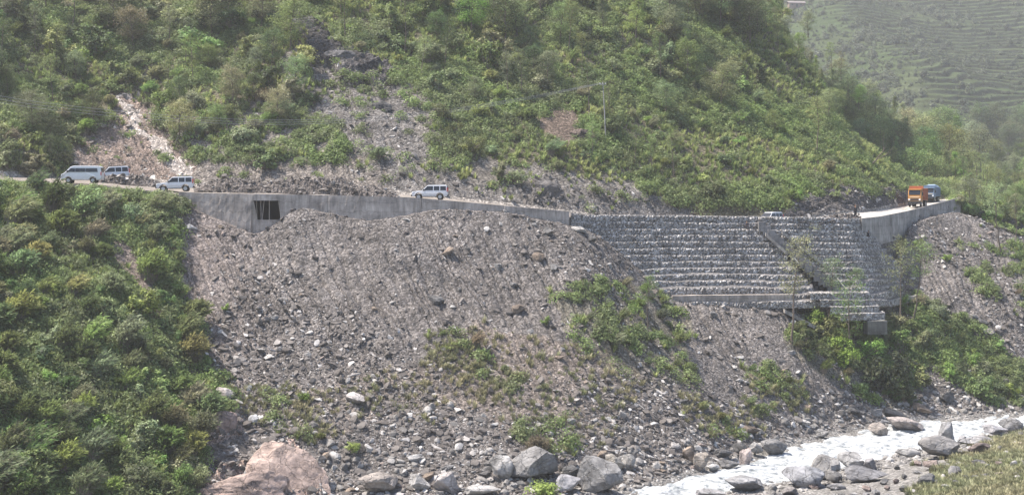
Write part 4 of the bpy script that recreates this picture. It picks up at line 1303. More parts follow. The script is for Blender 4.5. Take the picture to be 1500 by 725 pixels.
def tree_meshes(seed, h=9, crown_r=1.7, crown_lo=.35, n_limb=22, per=70, leaf=.17, taper=1.0, spread=.38, trunk_r=.11, lean=.04):
    """(trunk with limbs, crown) of a tree"""
    rs = np.random.default_rng(seed)
    k = 9; zt = np.linspace(-.4, h * .97, k)
    px = np.cumsum(rs.normal(size=k) * .012 * h) + lean * zt; py = np.cumsum(rs.normal(size=k) * .012 * h)
    px -= px[0]; py -= py[0]
    tp = np.stack([px, py, zt], -1)
    paths = [(tp, trunk_r * (1.15 - .95 * np.linspace(0, 1, k)))]
    C = []; N = []; T = []
    for i in range(n_limb):
        u = crown_lo + (1 - crown_lo) * (i + rs.uniform(0, 1)) / n_limb
        z = u * h * .96; b0 = np.array([np.interp(z, zt, px), np.interp(z, zt, py), z])
        a = i * 2.4 + rs.uniform(-.5, .5)
        v_ = (u - crown_lo) / (1 - crown_lo)
        prof = (1 - v_ * .9) if taper > 1.5 else math.sin(math.pi * (.18 + .72 * v_)) 
        L = crown_r * prof * rs.uniform(.55, 1.2)
        d = np.array([math.cos(a), math.sin(a), rs.uniform(.15, .7)])
        tip = b0 + d * L; mid = b0 + d * L * .55 + (0, 0, .08 * L)
        paths.append((np.array([b0, mid, tip]), [trunk_r * .34 * (1.1 - u * .6), trunk_r * .2, trunk_r * .07]))
        for c, wgt in ((tip, 1.0), (mid, .55), (b0 + d * L * .8 + rs.normal(size=3) * .3, .7)):
            m = int(per * wgt * rs.uniform(.5, 1.3)); o = rs.normal(size=(m, 3)) * spread * (1, 1, .7) * (.5 + .5 * prof)
            C.append(c + o); N.append(o / spread * .4 + (0, 0, .95) + rs.normal(size=(m, 3)) * .55)
            T.append(np.clip(rs.uniform(.2, .8) + rs.normal(size=m) * .15, 0, 1))
    C = np.concatenate(C); N = np.concatenate(N); T = np.concatenate(T)
    v, q = leaves_np(C, N, leaf, .55, rs=rs)
    tv, tq = tubes_np(paths, 6)
    return mesh_np('trunk', tv, tq, [M_BARK], True), mesh_np('crown', v, q, [M_LEAF], False, {'leaf': np.repeat(T, 4)})


SHRUBS = [shrub_mesh('leafy_shrub', 300 + i, n_clump=[44, 60, 34, 52, 70][i], per=[40, 34, 46, 40, 32][i], leaf=[.20, .17, .24, .21, .16][i], h=[.9, 1.1, .8, 1.25, 1.0][i], w=[1.1, .95, 1.2, .85, 1.15][i]) for i in range(5)]
BROAD = [shrub_mesh('broadleaf_shrub', 330 + i, n_clump=30, per=40, leaf=.27, h=.8, w=1.15, spread=.22, flat=.5) for i in range(2)]
WISPS = [wisp_mesh('wispy_bush', 350 + i, n=[190, 150, 230][i], h=[1.7, 2.0, 1.4][i], lean=[(.30, -.1), (.45, -.05), (.2, -.2)][i]) for i in range(3)]
TREES_THIN = [tree_meshes(400 + i, h=9, crown_r=1.5, crown_lo=[.45, .38, .55][i], n_limb=20, per=44, leaf=.15, spread=.33, trunk_r=.085) for i in range(3)]
TREES_ROUND = [tree_meshes(420 + i, h=7.5, crown_r=2.5, crown_lo=.22, n_limb=30, per=95, leaf=.19, spread=.48, trunk_r=.13) for i in range(3)]
TREES_TALL = [tree_meshes(440 + i, h=13, crown_r=2.3, crown_lo=.15, n_limb=40, per=80, leaf=.20, taper=2.0, spread=.45, trunk_r=.15) for i in range(2)]

# ------------------------------------------------------------------ where things grow
TINTS = {'dark': (.095, .125, .050), 'grey-green': (.210, .235, .122), 'mid-green': (.172, .220, .076), 'bright green': (.185, .265, .062),
         'yellow-green': (.245, .285, .095), 'dry brown': (.24, .195, .13)}

LAND_UP = [(95, 'above the white van'), (165, 'left of the pale rock gully'), (300, 'right of the pale rock gully'), (430, 'above the long dark rubble ridge'), (520, 'by the dark rock outcrop'),
           (620, 'beside the grey stone chute'), (720, 'above the lone white car'), (830, 'left of the utility pole'), (940, 'by the tall utility pole'),
           (1040, 'above the broad gabion wall'), (1150, 'above the white car at the gabion top'), (1250, 'above the dark rock cut'), (1700, 'above the orange truck')]
LAND_LOW = [(110, 'on the left spur under the white van'), (210, 'on the left spur below the rubble bank'), (420, 'on the spur beside the scree'), (620, 'left of the big boulders'),
            (790, 'on the middle of the scree'), (900, 'below the concrete wall end'), (1030, 'under the broad gabion wall'), (1150, 'on the slope above the rapid'), (1260, 'below the foot of the staircase'),
            (1350, 'below the sloping concrete footing'), (1430, 'right of the sloping concrete footing'), (1700, 'on the right-hand scree edge')]


def where(px, py, up):
    ph = next(t for lim, t in (LAND_UP if up else LAND_LOW) if px < lim)
    if up:
        b = 'high up' if py < 75 else ('halfway' if py < 165 else 'low')
        return b + ' ' + ph
    b = 'high' if py < 400 else ('halfway down' if py < 540 else 'low down')
    return b + ' ' + ph


def size_word(h, lo, hi):
    return 'small' if h < lo else ('large' if h > hi else 'middling')


CUM = np.minimum.accumulate(np.where(VG > 6, HILL.py, 1e9), axis=0)
VIS = (HILL.py <= CUM + 6) & (VG > 6)


def in_mask(mask, px, py):
    """is the ground seen at this photo point covered by mask"""
    c = int(np.argmin(np.abs(PXS - px))); col = HILL.py[:, c]
    ok = np.where((col <= py) & (VF > 6))[0]
    if not len(ok): return False, 0
    r = ok[0]; return bool(rng.random() < mask[r, c]), VF[r]


def put(src, name, label, cat, group, pos, height, tint, squash=1.0, colour=None, parts=None):
    c = tint if isinstance(tint, tuple) else TINTS[tint]
    j = [max(.01, x * random.uniform(.88, 1.14)) for x in c]
    sc = height
    if parts is None:
        o = link(name, src)
    else:
        o = empty(name, pos)
        for nm, m_ in parts:
            ch = link(nm, m_, o); ch.color = (*j, 1)
    o.location = pos; o.rotation_euler = (random.uniform(-.08, .08), random.uniform(-.08, .08), random.uniform(0, 6.28) if 'wisp' not in name else random.uniform(-.7, .7))
    s2 = random.uniform(.88, 1.15)
    o.scale = (sc * s2, sc * s2, sc * squash); o.color = (*j, 1)
    tag(o, label, cat, group)
    return o


ROADLINE = ([-60, 0, 60, 90, 150, 185, 205, 225, 262, 285], [225, 238, 250, 264, 272, 266, 262, 280, 282, 300])


def fit_under_road(px, py, h, tall=2.05):
    """bushes on the left spur stay low enough that the cars above them show"""
    if px > 290: return h
    lim = max(float(np.interp(px + k, *ROADLINE)) for k in (-14, 0, 14))
    d = HILL.at(px, py).y
    room = (py - lim) / F * d / tall
    if px < 82 or 165 < px < 218: room *= random.uniform(.8, 1.5)
    return max(.3, min(h, room))


def scatter(n, rect, mind, mask, cond=None, tries=40):
    pts = []; k = 0
    x0, y0, x1, y1 = rect
    while len(pts) < n and k < n * tries:
        k += 1
        px = random.uniform(x0, x1); py = random.uniform(y0, y1)
        if cond and not cond(px, py): continue
        ok, vf = in_mask(mask, px, py)
        if not ok: continue
        if any((px - a) ** 2 + ((py - b) * 1.25) ** 2 < mind * mind for a, b in pts): continue
        pts.append((px, py))
    return pts


UPPER = lambda px, py: py < np.interp(px, [-60, 280, 830, 1320, 1560], [262, 240, 285, 300, 280]) and px < np.interp(py, [0, 90, 200, 290], [1125, 1175, 1255, 1330])
NOROCK = dens
# leafy shrubs
n_sh = 0
up_pts = scatter(158, (-50, -40, 1330, 300), 17, dens, UPPER)
for px, py in up_pts:
    t = random.random()
    bright = px > 930 and py > 150
    tint = random.choices(['dark', 'mid-green', 'grey-green', 'bright green', 'yellow-green'], [3, 3, 3, .5, .5] if not bright else [1, 3, 1, 3.2, 1.5])[0]
    if px < 60 and py < 120: tint = 'dark'
    h = random.uniform(.7, 1.75) * (1.2 if py < 120 else .95)
    if bright: h *= .75
    src = random.choice(SHRUBS if not (bright and random.random() < .6) else BROAD)
    put(src, 'leafy_shrub', f'{size_word(h, .95, 1.35)} {tint} leafy shrub {where(px, py, True)}', 'shrub', 'leafy shrubs ' + where(px, py, True), HILL.at(px, py, 170) - Vector((0, 0, .1)), h, tint)
low_pts = scatter(56, (-50, 275, 345, 735), 26, np.where(leftspur, dens, 0))
for px, py in low_pts:
    tint = random.choices(['dark', 'mid-green', 'grey-green', 'bright green'], [1.6, 3, 4, 1.0])[0]
    h = fit_under_road(px, py, random.uniform(.6, 1.4))
    put(random.choice(SHRUBS), 'leafy_shrub', f'{size_word(h, .85, 1.15)} {tint} leafy shrub {where(px, py, False)}', 'shrub', 'leafy shrubs ' + where(px, py, False), HILL.at(px, py) - Vector((0, 0, .1)), h, tint)
rt = scatter(44, (1150, 440, 1500, 600), 19, np.where(vegC | vegD, dens, 0))
for px, py in rt:
    br = px > 1385
    tint = random.choices(['dark', 'mid-green', 'grey-green', 'bright green'], [2, 3, 3, .6] if not br else [.6, 2, .6, 4])[0]
    h = random.uniform(.8, 1.5)
    put(random.choice(SHRUBS), 'leafy_shrub', f'{size_word(h, .95, 1.25)} {tint} leafy shrub {where(px, py, False)}', 'shrub', 'leafy shrubs ' + where(px, py, False), HILL.at(px, py) - Vector((0, 0, .1)), h, tint)
# wispy bushes
wl = scatter(105, (-55, 268, 340, 740), 22, np.where(leftspur, dens, 0))
for px, py in wl:
    tint = random.choices(['grey-green', 'mid-green', 'yellow-green', 'dark'], [5, 2.5, 1.8, .4])[0]; h = fit_under_road(px, py, random.uniform(.95, 1.95))
    put(random.choice(WISPS), 'wispy_bush', f'{size_word(h, 1.05, 1.3)} {tint} wispy bush {where(px, py, False)}', 'bush', 'wispy bushes ' + where(px, py, False), HILL.at(px, py) - Vector((0, 0, .1)), h, tint)
wu = scatter(125, (-50, -30, 1320, 300), 20, dens, UPPER)
for px, py in wu:
    tint = random.choices(['grey-green', 'mid-green', 'yellow-green', 'dry brown'], [4, 2.5, 1.6, .35])[0]; h = random.uniform(.7, 1.35)
    put(random.choice(WISPS), 'wispy_bush', f'{size_word(h, .9, 1.2)} {tint} wispy bush {where(px, py, True)}', 'bush', 'wispy bushes ' + where(px, py, True), HILL.at(px, py, 170) - Vector((0, 0, .1)), h, tint)
ws = scatter(46, (400, 410, 1500, 660), 24, np.where(vegA | vegB | vegE | vegG | vegH | vegI | vegC, dens, 0))
for px, py in ws:
    tint = random.choices(['grey-green', 'mid-green', 'yellow-green', 'dry brown'], [4, 3, 1, .8])[0]; h = random.uniform(.4, .95)
    put(random.choice(WISPS), 'wispy_bush', f'{size_word(h, .55, .8)} {tint} wispy bush {where(px, py, False)}', 'bush', 'wispy bushes ' + where(px, py, False), HILL.at(px, py) - Vector((0, 0, .05)), h, tint)
for px, py, h, tint, lab in ((793, 668, 1.35, 'dry brown', 'round dry brown bush crouching over the biggest tilted grey boulder'), (443, 588, .62, 'bright green', 'single bright green tuft-like bush on the scree above the pink rock'),
                             (516, 660, .6, 'bright green', 'small fresh green bush right of the smooth pink rock'), (803, 478, .45, 'bright green', 'small bright green bush alone on bare scree below the wall'),
                             (333, 458, .4, 'bright green', 'tiny bright green bush alone on the scree near the left spur'), (655, 515, .6, 'mid-green', 'green bush at the top of the thin scrub patch on the scree'),
                             (1385, 382, .6, 'bright green', 'small bright green bush on the right scree below the pale wall'), (1416, 404, .45, 'bright green', 'tiny green bush on the right scree above the dense shrubs'),
                             (1343, 360, .6, 'mid-green', 'small bush at the upper end of the right gabion wall')):
    put(random.choice(SHRUBS if tint != 'dry brown' else WISPS), 'leafy_shrub' if tint != 'dry brown' else 'dry_bush', lab, 'shrub' if tint != 'dry brown' else 'bush', None, HILL.at(px, py), h, tint)
put(BROAD[0], 'leafy_shrub', 'fresh green leafy shrub in front of the biggest tilted boulder at the bottom edge', 'shrub', None, HILL.at(791, 728), 1.0, 'bright green')
put(SHRUBS[2], 'leafy_shrub', 'rounded bright lime-green shrub shining out of the darker slope', 'shrub', None, HILL.at(717, 100, 170), 1.6, (.13, .20, .035), 1.3)
put(SHRUBS[1], 'leafy_shrub', 'bright green leafy shrub low on the left spur near the pink bank', 'shrub', None, HILL.at(183, 668), 1.0, 'bright green')
put(SHRUBS[2], 'leafy_shrub', 'biggest spreading grey-green shrub below the square concrete block', 'shrub', None, HILL.at(1292, 572), 2.5, (.085, .11, .05), 1.05)
put(SHRUBS[3], 'leafy_shrub', 'grey-green shrub growing in front of the square concrete block', 'shrub', None, HILL.at(1290, 505), 1.05, 'grey-green')
put(SHRUBS[1], 'leafy_shrub', 'mid-green shrub half covering the low gabion steps by the sapling', 'shrub', None, HILL.at(1226, 500), 1.1, 'mid-green')
put(SHRUBS[0], 'leafy_shrub', 'big dark shrub overhanging the river boulders beside the spreading grey-green shrub', 'shrub', None, HILL.at(1325, 590), 1.7, 'dark', .9)


def tree(meshes, base, hpx, label, tint='mid-green', group=None, name='tree', h0=None):
    tm, cm = meshes
    h = hpx / F * base.y / h0
    return put(None, name, label, 'tree', group, base - Vector((0, 0, .1)), h, tint, 1.0, parts=(('trunk', tm), ('crown', cm)))


for px, py in scatter(30, (1392, 262, 1520, 340), 13, np.where(beyond, dens, 0)):
    tint = random.choices(['grey-green', 'mid-green', 'yellow-green', 'bright green'], [3, 3, 2, 1])[0]; h = random.uniform(.7, 1.5)
    put(random.choice(SHRUBS), 'leafy_shrub', f'{size_word(h, .9, 1.25)} {tint} leafy shrub on the green slope beyond the wall end', 'shrub', 'leafy shrubs beyond the wall end', HILL.at(px, py) - Vector((0, 0, .1)), h, tint)
# slender trees in front of the gabions and other trees one can tell apart
for px, py, hp_, k, tint, lab in (
        (1160, 505, 165, 0, 'grey-green', 'slender see-through sapling in front of the broad gabion wall left of the staircase'),
        (1246, 548, 150, 1, 'mid-green', 'slender sapling with a bare lower trunk rising in front of the staircase foot'),
        (1257, 462, 72, 2, 'mid-green', 'short slim tree with a flat bushy top against the right gabion wall'),
        (1322, 482, 140, 1, 'grey-green', 'tall thin sapling at the right end of the right gabion wall'),
        (1338, 470, 120, 2, 'mid-green', 'second thin sapling just right of the tallest one by the gabion end'),
        (948, 480, 80, 0, 'mid-green', 'leafy young tree on the scree at the left foot of the broad gabion wall'),
        (1466, 372, 105, 2, 'grey-green', 'thin half-bare sapling on the right scree beyond the wall end'),
        (1490, 350, 70, 0, 'grey-green', 'slim sapling at the right edge of the photo near the wall end'),
        (1215, 470, 95, 2, 'grey-green', 'faint thin sapling over the lower staircase'),
        (765, 142, 75, 0, 'grey-green', 'thin straight tree standing above the stone chute on the open slope'),
        (986, 262, 78, 1, 'yellow-green', 'young tree with a bright yellow-green flat crown above the gabion wall'),
        (930, 248, 62, 2, 'dark', 'dark umbrella-shaped tree just right of the utility pole'),
        (955, 252, 58, 0, 'mid-green', 'slim tree between the dark umbrella tree and the yellow-green crown'),
        (870, 232, 60, 1, 'mid-green', 'slim tree leaning beside the utility pole')):
    up = py < 300
    tree(TREES_THIN[k], HILL.at(px, py, 170 if up else 0), hp_, lab, tint, None, 'sapling', 9)
tu = scatter(105, (-40, -50, 1250, 240), 24, dens, lambda a, b: UPPER(a, b) and not (600 < a < 1100 and b > 180))
for px, py in tu:
    big = py < 70 and px > 560
    ridge_ = px > 830 and py < 60
    k = random.random()
    tint = random.choices(['dark', 'mid-green', 'grey-green', 'bright green'], [2.5, 3, 3, .5])[0]
    if ridge_ and k < .6: M_, h0, nm, hp_ = random.choice(TREES_TALL), 13, 'tall_tree', random.uniform(55, 90)
    elif k < .45: M_, h0, nm, hp_ = random.choice(TREES_THIN), 9, 'slender_tree', random.uniform(50, 90) * (1.2 if py < 90 else 1)
    else: M_, h0, nm, hp_ = random.choice(TREES_ROUND), 7.5, 'round_tree', random.uniform(34, 70) * (1.25 if py < 90 else 1)
    w_ = {'tall_tree': 'tall forest', 'slender_tree': 'slender thin-crowned', 'round_tree': 'bushy round-crowned'}[nm]
    tree(M_, HILL.at(px, py, 170), hp_, f'{tint} {w_} tree {where(px, py, True)}', tint, 'trees ' + where(px, py, True), nm, h0)
# trees along the near ridge at the upper right
for i in range(34):
    t = (i + random.random()) / 34; px = 1000 + t * 260; py = np.interp(px, [1000, 1130, 1160, 1250, 1330], [8, 48, 62, 188, 265]) + random.uniform(-4, 18)
    nm = random.choice(['tall', 'round', 'slender', 'slender']) if px < 1190 else random.choice(['round', 'slender'])
    M_, h0 = (random.choice(TREES_TALL), 13) if nm == 'tall' else ((random.choice(TREES_ROUND), 7.5) if nm == 'round' else (random.choice(TREES_THIN), 9))
    tint = random.choice(['grey-green', 'grey-green', 'mid-green'])
    tree(M_, HILL.at(px, py, 200), random.uniform(40, 78) if px < 1140 else random.uniform(22, 42), tint + ' ' + {'tall': 'tall narrow', 'round': 'round-crowned', 'slender': 'slender'}[nm] + ' tree on the near slope edge ' + ('beside the terraced hill' if px < 1130 else 'above the wooded spur'), tint,
         'trees on the edge of the near slope', 'ridge_tree', h0)
# spur behind the bend
sp_pts = []
kk = 0
while len(sp_pts) < 105 and kk < 6000:
    kk += 1
    px = random.uniform(1120, 1555); py = random.uniform(95, 300)
    if py < np.interp(px, [1100, 1180, 1250, 1330, 1400, 1500, 1560], [62, 108, 155, 206, 240, 256, 258]): continue
    if px < np.interp(py, [100, 200, 300], [1150, 1240, 1330]) - 10: continue
    if any((px - a) ** 2 + (py - b) ** 2 < 13 ** 2 for a, b in sp_pts): continue
    sp_pts.append((px, py))
for px, py in sp_pts:
    base = SPUR.at(px, py, 280)
    M_, h0 = random.choice([(m_, 7.5) for m_ in TREES_ROUND] + [(m_, 13) for m_ in TREES_TALL] + [(m_, 9) for m_ in TREES_THIN[:1]])
    hp_ = random.uniform(38, 72) * np.interp(px, [1180, 1300, 1400, 1480], [.8, 1, 1.2, .8])
    tint = random.choices(['grey-green', 'mid-green', 'dark', 'bright green'], [3, 3, 1.5, .5])[0]
    kind = 'round-crowned' if h0 == 7.5 else ('tall narrow' if h0 == 13 else 'slender')
    loc = 'left of the dead branch' if px < 1270 else ('above the dusty road bend' if px < 1330 else ('behind the blue truck' if px < 1400 else 'right of the road bend'))
    tree(M_, base, hp_, f'hazy {tint} {kind} tree on the wooded spur {loc}', tint, 'trees on the wooded spur ' + loc, 'spur_tree', h0)
for px, py in scatter(22, (1395, 250, 1540, 318), 12, np.where(beyond, dens, 0)):
    tint = random.choice(['grey-green', 'mid-green', 'dark']); M_, h0 = random.choice([(TREES_THIN[0], 9), (TREES_THIN[1], 9), (TREES_ROUND[0], 7.5), (TREES_ROUND[2], 7.5)])
    tree(M_, HILL.at(px, py), random.uniform(25, 58), f'{tint} {"slender" if h0 == 9 else "bushy"} tree on the green slope beyond the wall end', tint, 'trees beyond the wall end', 'slope_tree', h0)
# dark knoll at the right edge of the far slope
for i in range(16):
    px = random.uniform(1425, 1560); py = random.uniform(205, 238)
    base = FAR.at(px, py, 500)
    tree(random.choice(TREES_ROUND), base, random.uniform(34, 60), 'dark hazy round tree in the far grove at the right edge', 'dark', 'trees of the far grove', 'grove_tree', 7.5)
# bare dead tree above the bend
rs_ = np.random.default_rng(5); bt = HILL.at(1272, 243, 220)
paths = [(np.array([(0, 0, -.3), (1.2, 0, .9), (2.6, .1, 2.6), (3.4, .2, 4.6)]), [.14, .11, .07, .02]), (np.array([(1.2, 0, .9), (2.9, -.2, 1.8), (4.3, -.2, 3.2)]), [.09, .06, .02]),
         (np.array([(2.6, .1, 2.6), (2.5, .2, 4.2), (2.8, .3, 5.8)]), [.05, .035, .012]), (np.array([(2.9, -.2, 1.8), (4.2, 0, 2.1), (5.2, .1, 2.9)]), [.04, .03, .012])]
v, q = tubes_np(paths, 6)
bt_o = empty('dead_tree', bt); tag(bt_o, 'bare dead tree with curved grey branches leaning out above the dusty bend', 'tree'); link('trunk', mesh_np('trunk', v, q, [M_BARK], True), bt_o)

# ------------------------------------------------------------------ rocks
def rock_mesh(name, seed, sub=3, cuts=13, stretch=(1, 1, 1), rough=.05, mat=None, smooth=False, lo=.52, hi=.88):
    rs = np.random.default_rng(seed)
    b = bmesh.new(); bmesh.ops.create_icosphere(b, subdivisions=sub, radius=1.0)
    me = bpy.data.meshes.new('t'); b.to_mesh(me); b.free()
    n = len(me.vertices); v = np.empty(n * 3, np.float32); me.vertices.foreach_get('co', v); v = v.reshape(-1, 3).astype(float)
    f = np.array([p.vertices[:] for p in me.polygons]); bpy.data.meshes.remove(me)
    for i in range(cuts):
        d = rs.normal(size=3); d /= np.linalg.norm(d); k = rs.uniform(lo, hi)
        s = v @ d; v -= np.maximum(0, s - k)[:, None] * d
    if rough:
        nv = vnoise3(v * 2.2 + seed, seed) + .5 * vnoise3(v * 5.1 + seed, seed + 1) + .3 * vnoise3(v * 11. + seed, seed + 2)
        v *= (1 + (nv - .9) * rough * 2)[:, None]
    v /= np.abs(v).max(axis=0)[None]
    v *= stretch
    return mesh_np(name, v, f, [mat or M_BOULDER], smooth)


BOULD = [rock_mesh('boulder', 500 + i, 4, [14, 18, 24, 13, 16, 20, 15, 22][i], [(1, .8, .7), (1, .75, .55), (1, .9, .8), (1, .7, .9), (1, .6, .5), (.8, .8, .9), (1, .85, .6), (1, .7, .65)][i], .10, smooth=(i % 3 == 2)) for i in range(8)]
GREY, PALE, WARM, PINK, DARK = (.20, .193, .188), (.34, .325, .31), (.26, .205, .16), (.31, .235, .20), (.105, .102, .101)


def boulder(px, py, wpx, hpx, col, label, k=None, rot=None, group=None, tilt=(0, 0), sink=.25, d=None, name='boulder', src=None):
    p = HILL.at(px, py) if d is None else Vector(W(px, py, d))
    m = src or BOULD[random.randrange(8) if k is None else k]
    o = link(name, m)
    w = 1.16 * wpx / F * p.y / 2; h = 1.1 * hpx / F * p.y / 2
    o.scale = (w, w * random.uniform(.75, 1.0), h / max(.45, abs(m.vertices[0].co.z) if False else .72))
    o.location = p + Vector((0, .3, h * (1 - 2 * sink)))
    if d is not None and src is None and name == 'boulder':
        zt_ = W(px, py - hpx, d)[2]; zb_ = HILL.at_d(px, d).z - .15
        if px < 1270 or px > 1272:
            h = max((zt_ - zb_) / 2, h * .45); o.scale.z = h / .72; o.location.z = zt_ - h
    o.rotation_euler = (tilt[0], tilt[1], random.uniform(-.6, .6) if rot is None else rot)
    jc = random.uniform(.85, 1.15); o.color = (*[c * jc * (1 if max(col) < .36 else .72) for c in col], 1)
    tag(o, label, 'boulder', group)
    return o


# the big ones, each as it lies (bottom middle of the rock in the photo)
BIG = [
    (788, 702, 78, 46, GREY, 'biggest tilted grey boulder with a pale lit left face on the far bank', 0, (0, -.35)),
    (735, 700, 36, 32, PALE, 'pale wedge-shaped boulder just left of the biggest tilted boulder', 2, (0, .3)),
    (877, 722, 62, 48, GREY, 'steep grey slab boulder standing in the water at the start of the rapid', 3, (0, .5)),
    (556, 722, 62, 36, (.42, .37, .33), 'broad smooth buff boulder right of the pink rock', 6, (0, .1)),
    (612, 720, 34, 26, PALE, 'buff boulder beside the broad smooth buff boulder', 1, (0, .3)),
    (655, 722, 44, 30, (.44, .40, .38), 'cracked pale boulder in the middle of the bottom edge', 5, (0, 0)),
    (705, 728, 50, 20, PALE, 'low flat whitish boulder at the bottom edge', 4, (0, 0)),
    (832, 722, 34, 28, (.34, .33, .34), 'veined blue-grey boulder between the two largest far-bank boulders', 7, (0, 0)),
    (838, 700, 26, 18, DARK, 'dark boulder squeezed right of the biggest tilted boulder', 0, (0, 0)),
    (900, 690, 34, 26, (.33, .30, .26), 'brownish grey boulder above the steep slab boulder', 1, (0, .3)),
    (884, 680, 22, 20, WARM, 'small rusty boulder perched on the steep slab boulder', 5, (0, .2)),
    (922, 688, 22, 22, PALE, 'round pale boulder among the cobbles by the rapid', 2, (0, 0)),
    (1010, 676, 24, 22, WARM, 'rusty orange boulder at the water edge in the middle of the far bank', 5, (0, 0)),
    (1027, 690, 22, 26, (.40, .35, .30), 'buff upright boulder right beside the rusty orange one', 3, (0, .2)),
    (1060, 672, 30, 17, DARK, 'dark flat boulder stacked above the white boulder', 4, (0, .1)),
    (1046, 690, 20, 12, (.62, .61, .60), 'small white boulder half in the rapid', 6, (0, 0)),
    (1068, 688, 32, 16, GREY, 'long grey boulder lying at the water edge', 1, (0, 0)),
    (1092, 686, 18, 28, (.32, .27, .25), 'upright brown boulder at the water edge', 3, (0, .1)),
    (1085, 667, 22, 18, DARK, 'dark round boulder stacked behind the upright brown boulder', 2, (0, 0)),
    (1108, 668, 22, 22, PALE, 'pale leaning slab left of the dark-fronted boulder', 4, (0, .6)),
    (1136, 668, 40, 30, GREY, 'large dark-fronted boulder where the rapid widens', 6, (0, .2)),
    (1328, 632, 62, 24, (.32, .28, .26), 'long brown boulder lying at the water edge under the dense shrubs', 6, (0, .25)),
    (1310, 615, 34, 18, DARK, 'dark slab boulder under the biggest spreading shrub', 4, (0, .2)),
    (1350, 606, 30, 16, WARM, 'reddish slab boulder among the bank rocks under the shrubs', 1, (0, .3)),
    (1290, 640, 30, 20, (.33, .29, .26), 'brown angular boulder at the far edge of the rapid', 0, (0, .1)),
    (1205, 642, 20, 14, GREY, 'grey boulder at the foot of the bare slope', 7, (0, 0)),
    (1178, 625, 18, 12, PALE, 'pale stone block at the foot of the bare slope', 1, (0, 0)),
    (1252, 610, 24, 14, DARK, 'dark rock at the foot of the bare slope near the shrubs', 4, (0, .3)),
]
for px, py, wp_, hp_, col, lab, k, tilt in BIG:
    boulder(px, py, wp_, hp_, col, lab, k, tilt=tilt, sink=.04)
RIVER = [                                              # px, bottom row, width, height, colour, depth
    (1092, 735, 66, 44, (.24, .235, .235), 'broad dark grey boulder in the rapid at the bottom edge', 6, (0, .1), 137),
    (1040, 735, 44, 22, (.30, .29, .29), 'low grey boulder in the rapid at the bottom edge', 4, (0, 0), 134),
    (1180, 726, 64, 44, (.22, .22, .23), 'large dark rounded boulder on the near side of the rapid', 2, (0, 0), 138),
    (1209, 700, 36, 34, (.30, .285, .27), 'leaning oval grey boulder propped on the large dark rounded one', 3, (0, .55), 141.5),
    (1252, 686, 44, 24, (.33, .32, .31), 'pale-topped boulder standing in the middle of the rapid', 0, (0, .25), 147),
    (1276, 688, 24, 18, (.23, .22, .22), 'round dark boulder touching the pale-topped one in the rapid', 5, (0, 0), 146),
    (1268, 718, 58, 36, (.20, .195, .2), 'dark squarish boulder on the near bank among the cobbles', 7, (0, .1), 138),
    (1330, 672, 32, 17, (.34, .33, .32), 'light speckled boulder in the rapid left of the pyramid boulder', 2, (0, 0), 155),
    (1380, 680, 70, 42, (.27, .255, .245), 'large pyramid-shaped grey boulder at the near edge of the rapid', 0, (0, .12), 151),
    (1389, 645, 30, 29, (.24, .235, .235), 'dark block boulder standing upright behind the pyramid boulder', 5, (0, 0), 166),
    (1432, 660, 44, 22, (.29, .28, .28), 'rounded grey boulder right of the dark block boulder', 2, (0, -.1), 160),
    (1412, 652, 18, 14, (.26, .25, .25), 'small round boulder between the dark block and the rounded grey one', 5, (0, 0), 162.5),
    (1457, 640, 36, 22, (.27, .26, .265), 'grey boulder with a pale top at the bend of the rapid', 1, (0, 0), 168),
    (1484, 634, 34, 22, (.23, .225, .225), 'dark round boulder at the right edge by the rapid', 2, (0, 0), 170),
    (1492, 672, 30, 24, (.55, .48, .40), 'pale yellowish broken rock in the grass at the right edge', 3, (0, 0), 153),
    (1468, 676, 22, 18, (.50, .45, .40), 'pale crumbled rock left of the yellowish broken rock', 7, (0, 0), 152),
    (1196, 722, 22, 13, (.30, .24, .22), 'reddish boulder below the leaning oval boulder', 1, (0, 0), 136),
    (1225, 724, 26, 16, (.36, .35, .35), 'pale rounded stone at the bottom edge by the dark squarish boulder', 2, (0, 0), 134),
    (1160, 736, 30, 22, (.22, .20, .19), 'dark brown boulder at the bottom edge under the large rounded one', 5, (0, 0), 133),
    (1422, 684, 20, 9, (.40, .34, .33), 'flat pinkish stone on the grass beside the pyramid boulder', 4, (0, 0), 149),
    (1436, 722, 24, 10, (.42, .41, .40), 'flat pale stone lying in the near grass at the bottom', 4, (0, 0), 137),
]
for px, py, wp_, hp_, col, lab, k, tilt, d in RIVER:
    boulder(px, py, wp_, hp_, col, lab, k, tilt=tilt, d=d, sink=.08)
# packed boulders of the near bank
def near_row(px):
    return np.interp(px, [1000, 1050, 1200, 1330, 1420, 1500], [730, 722, 698, 672, 648, 628])


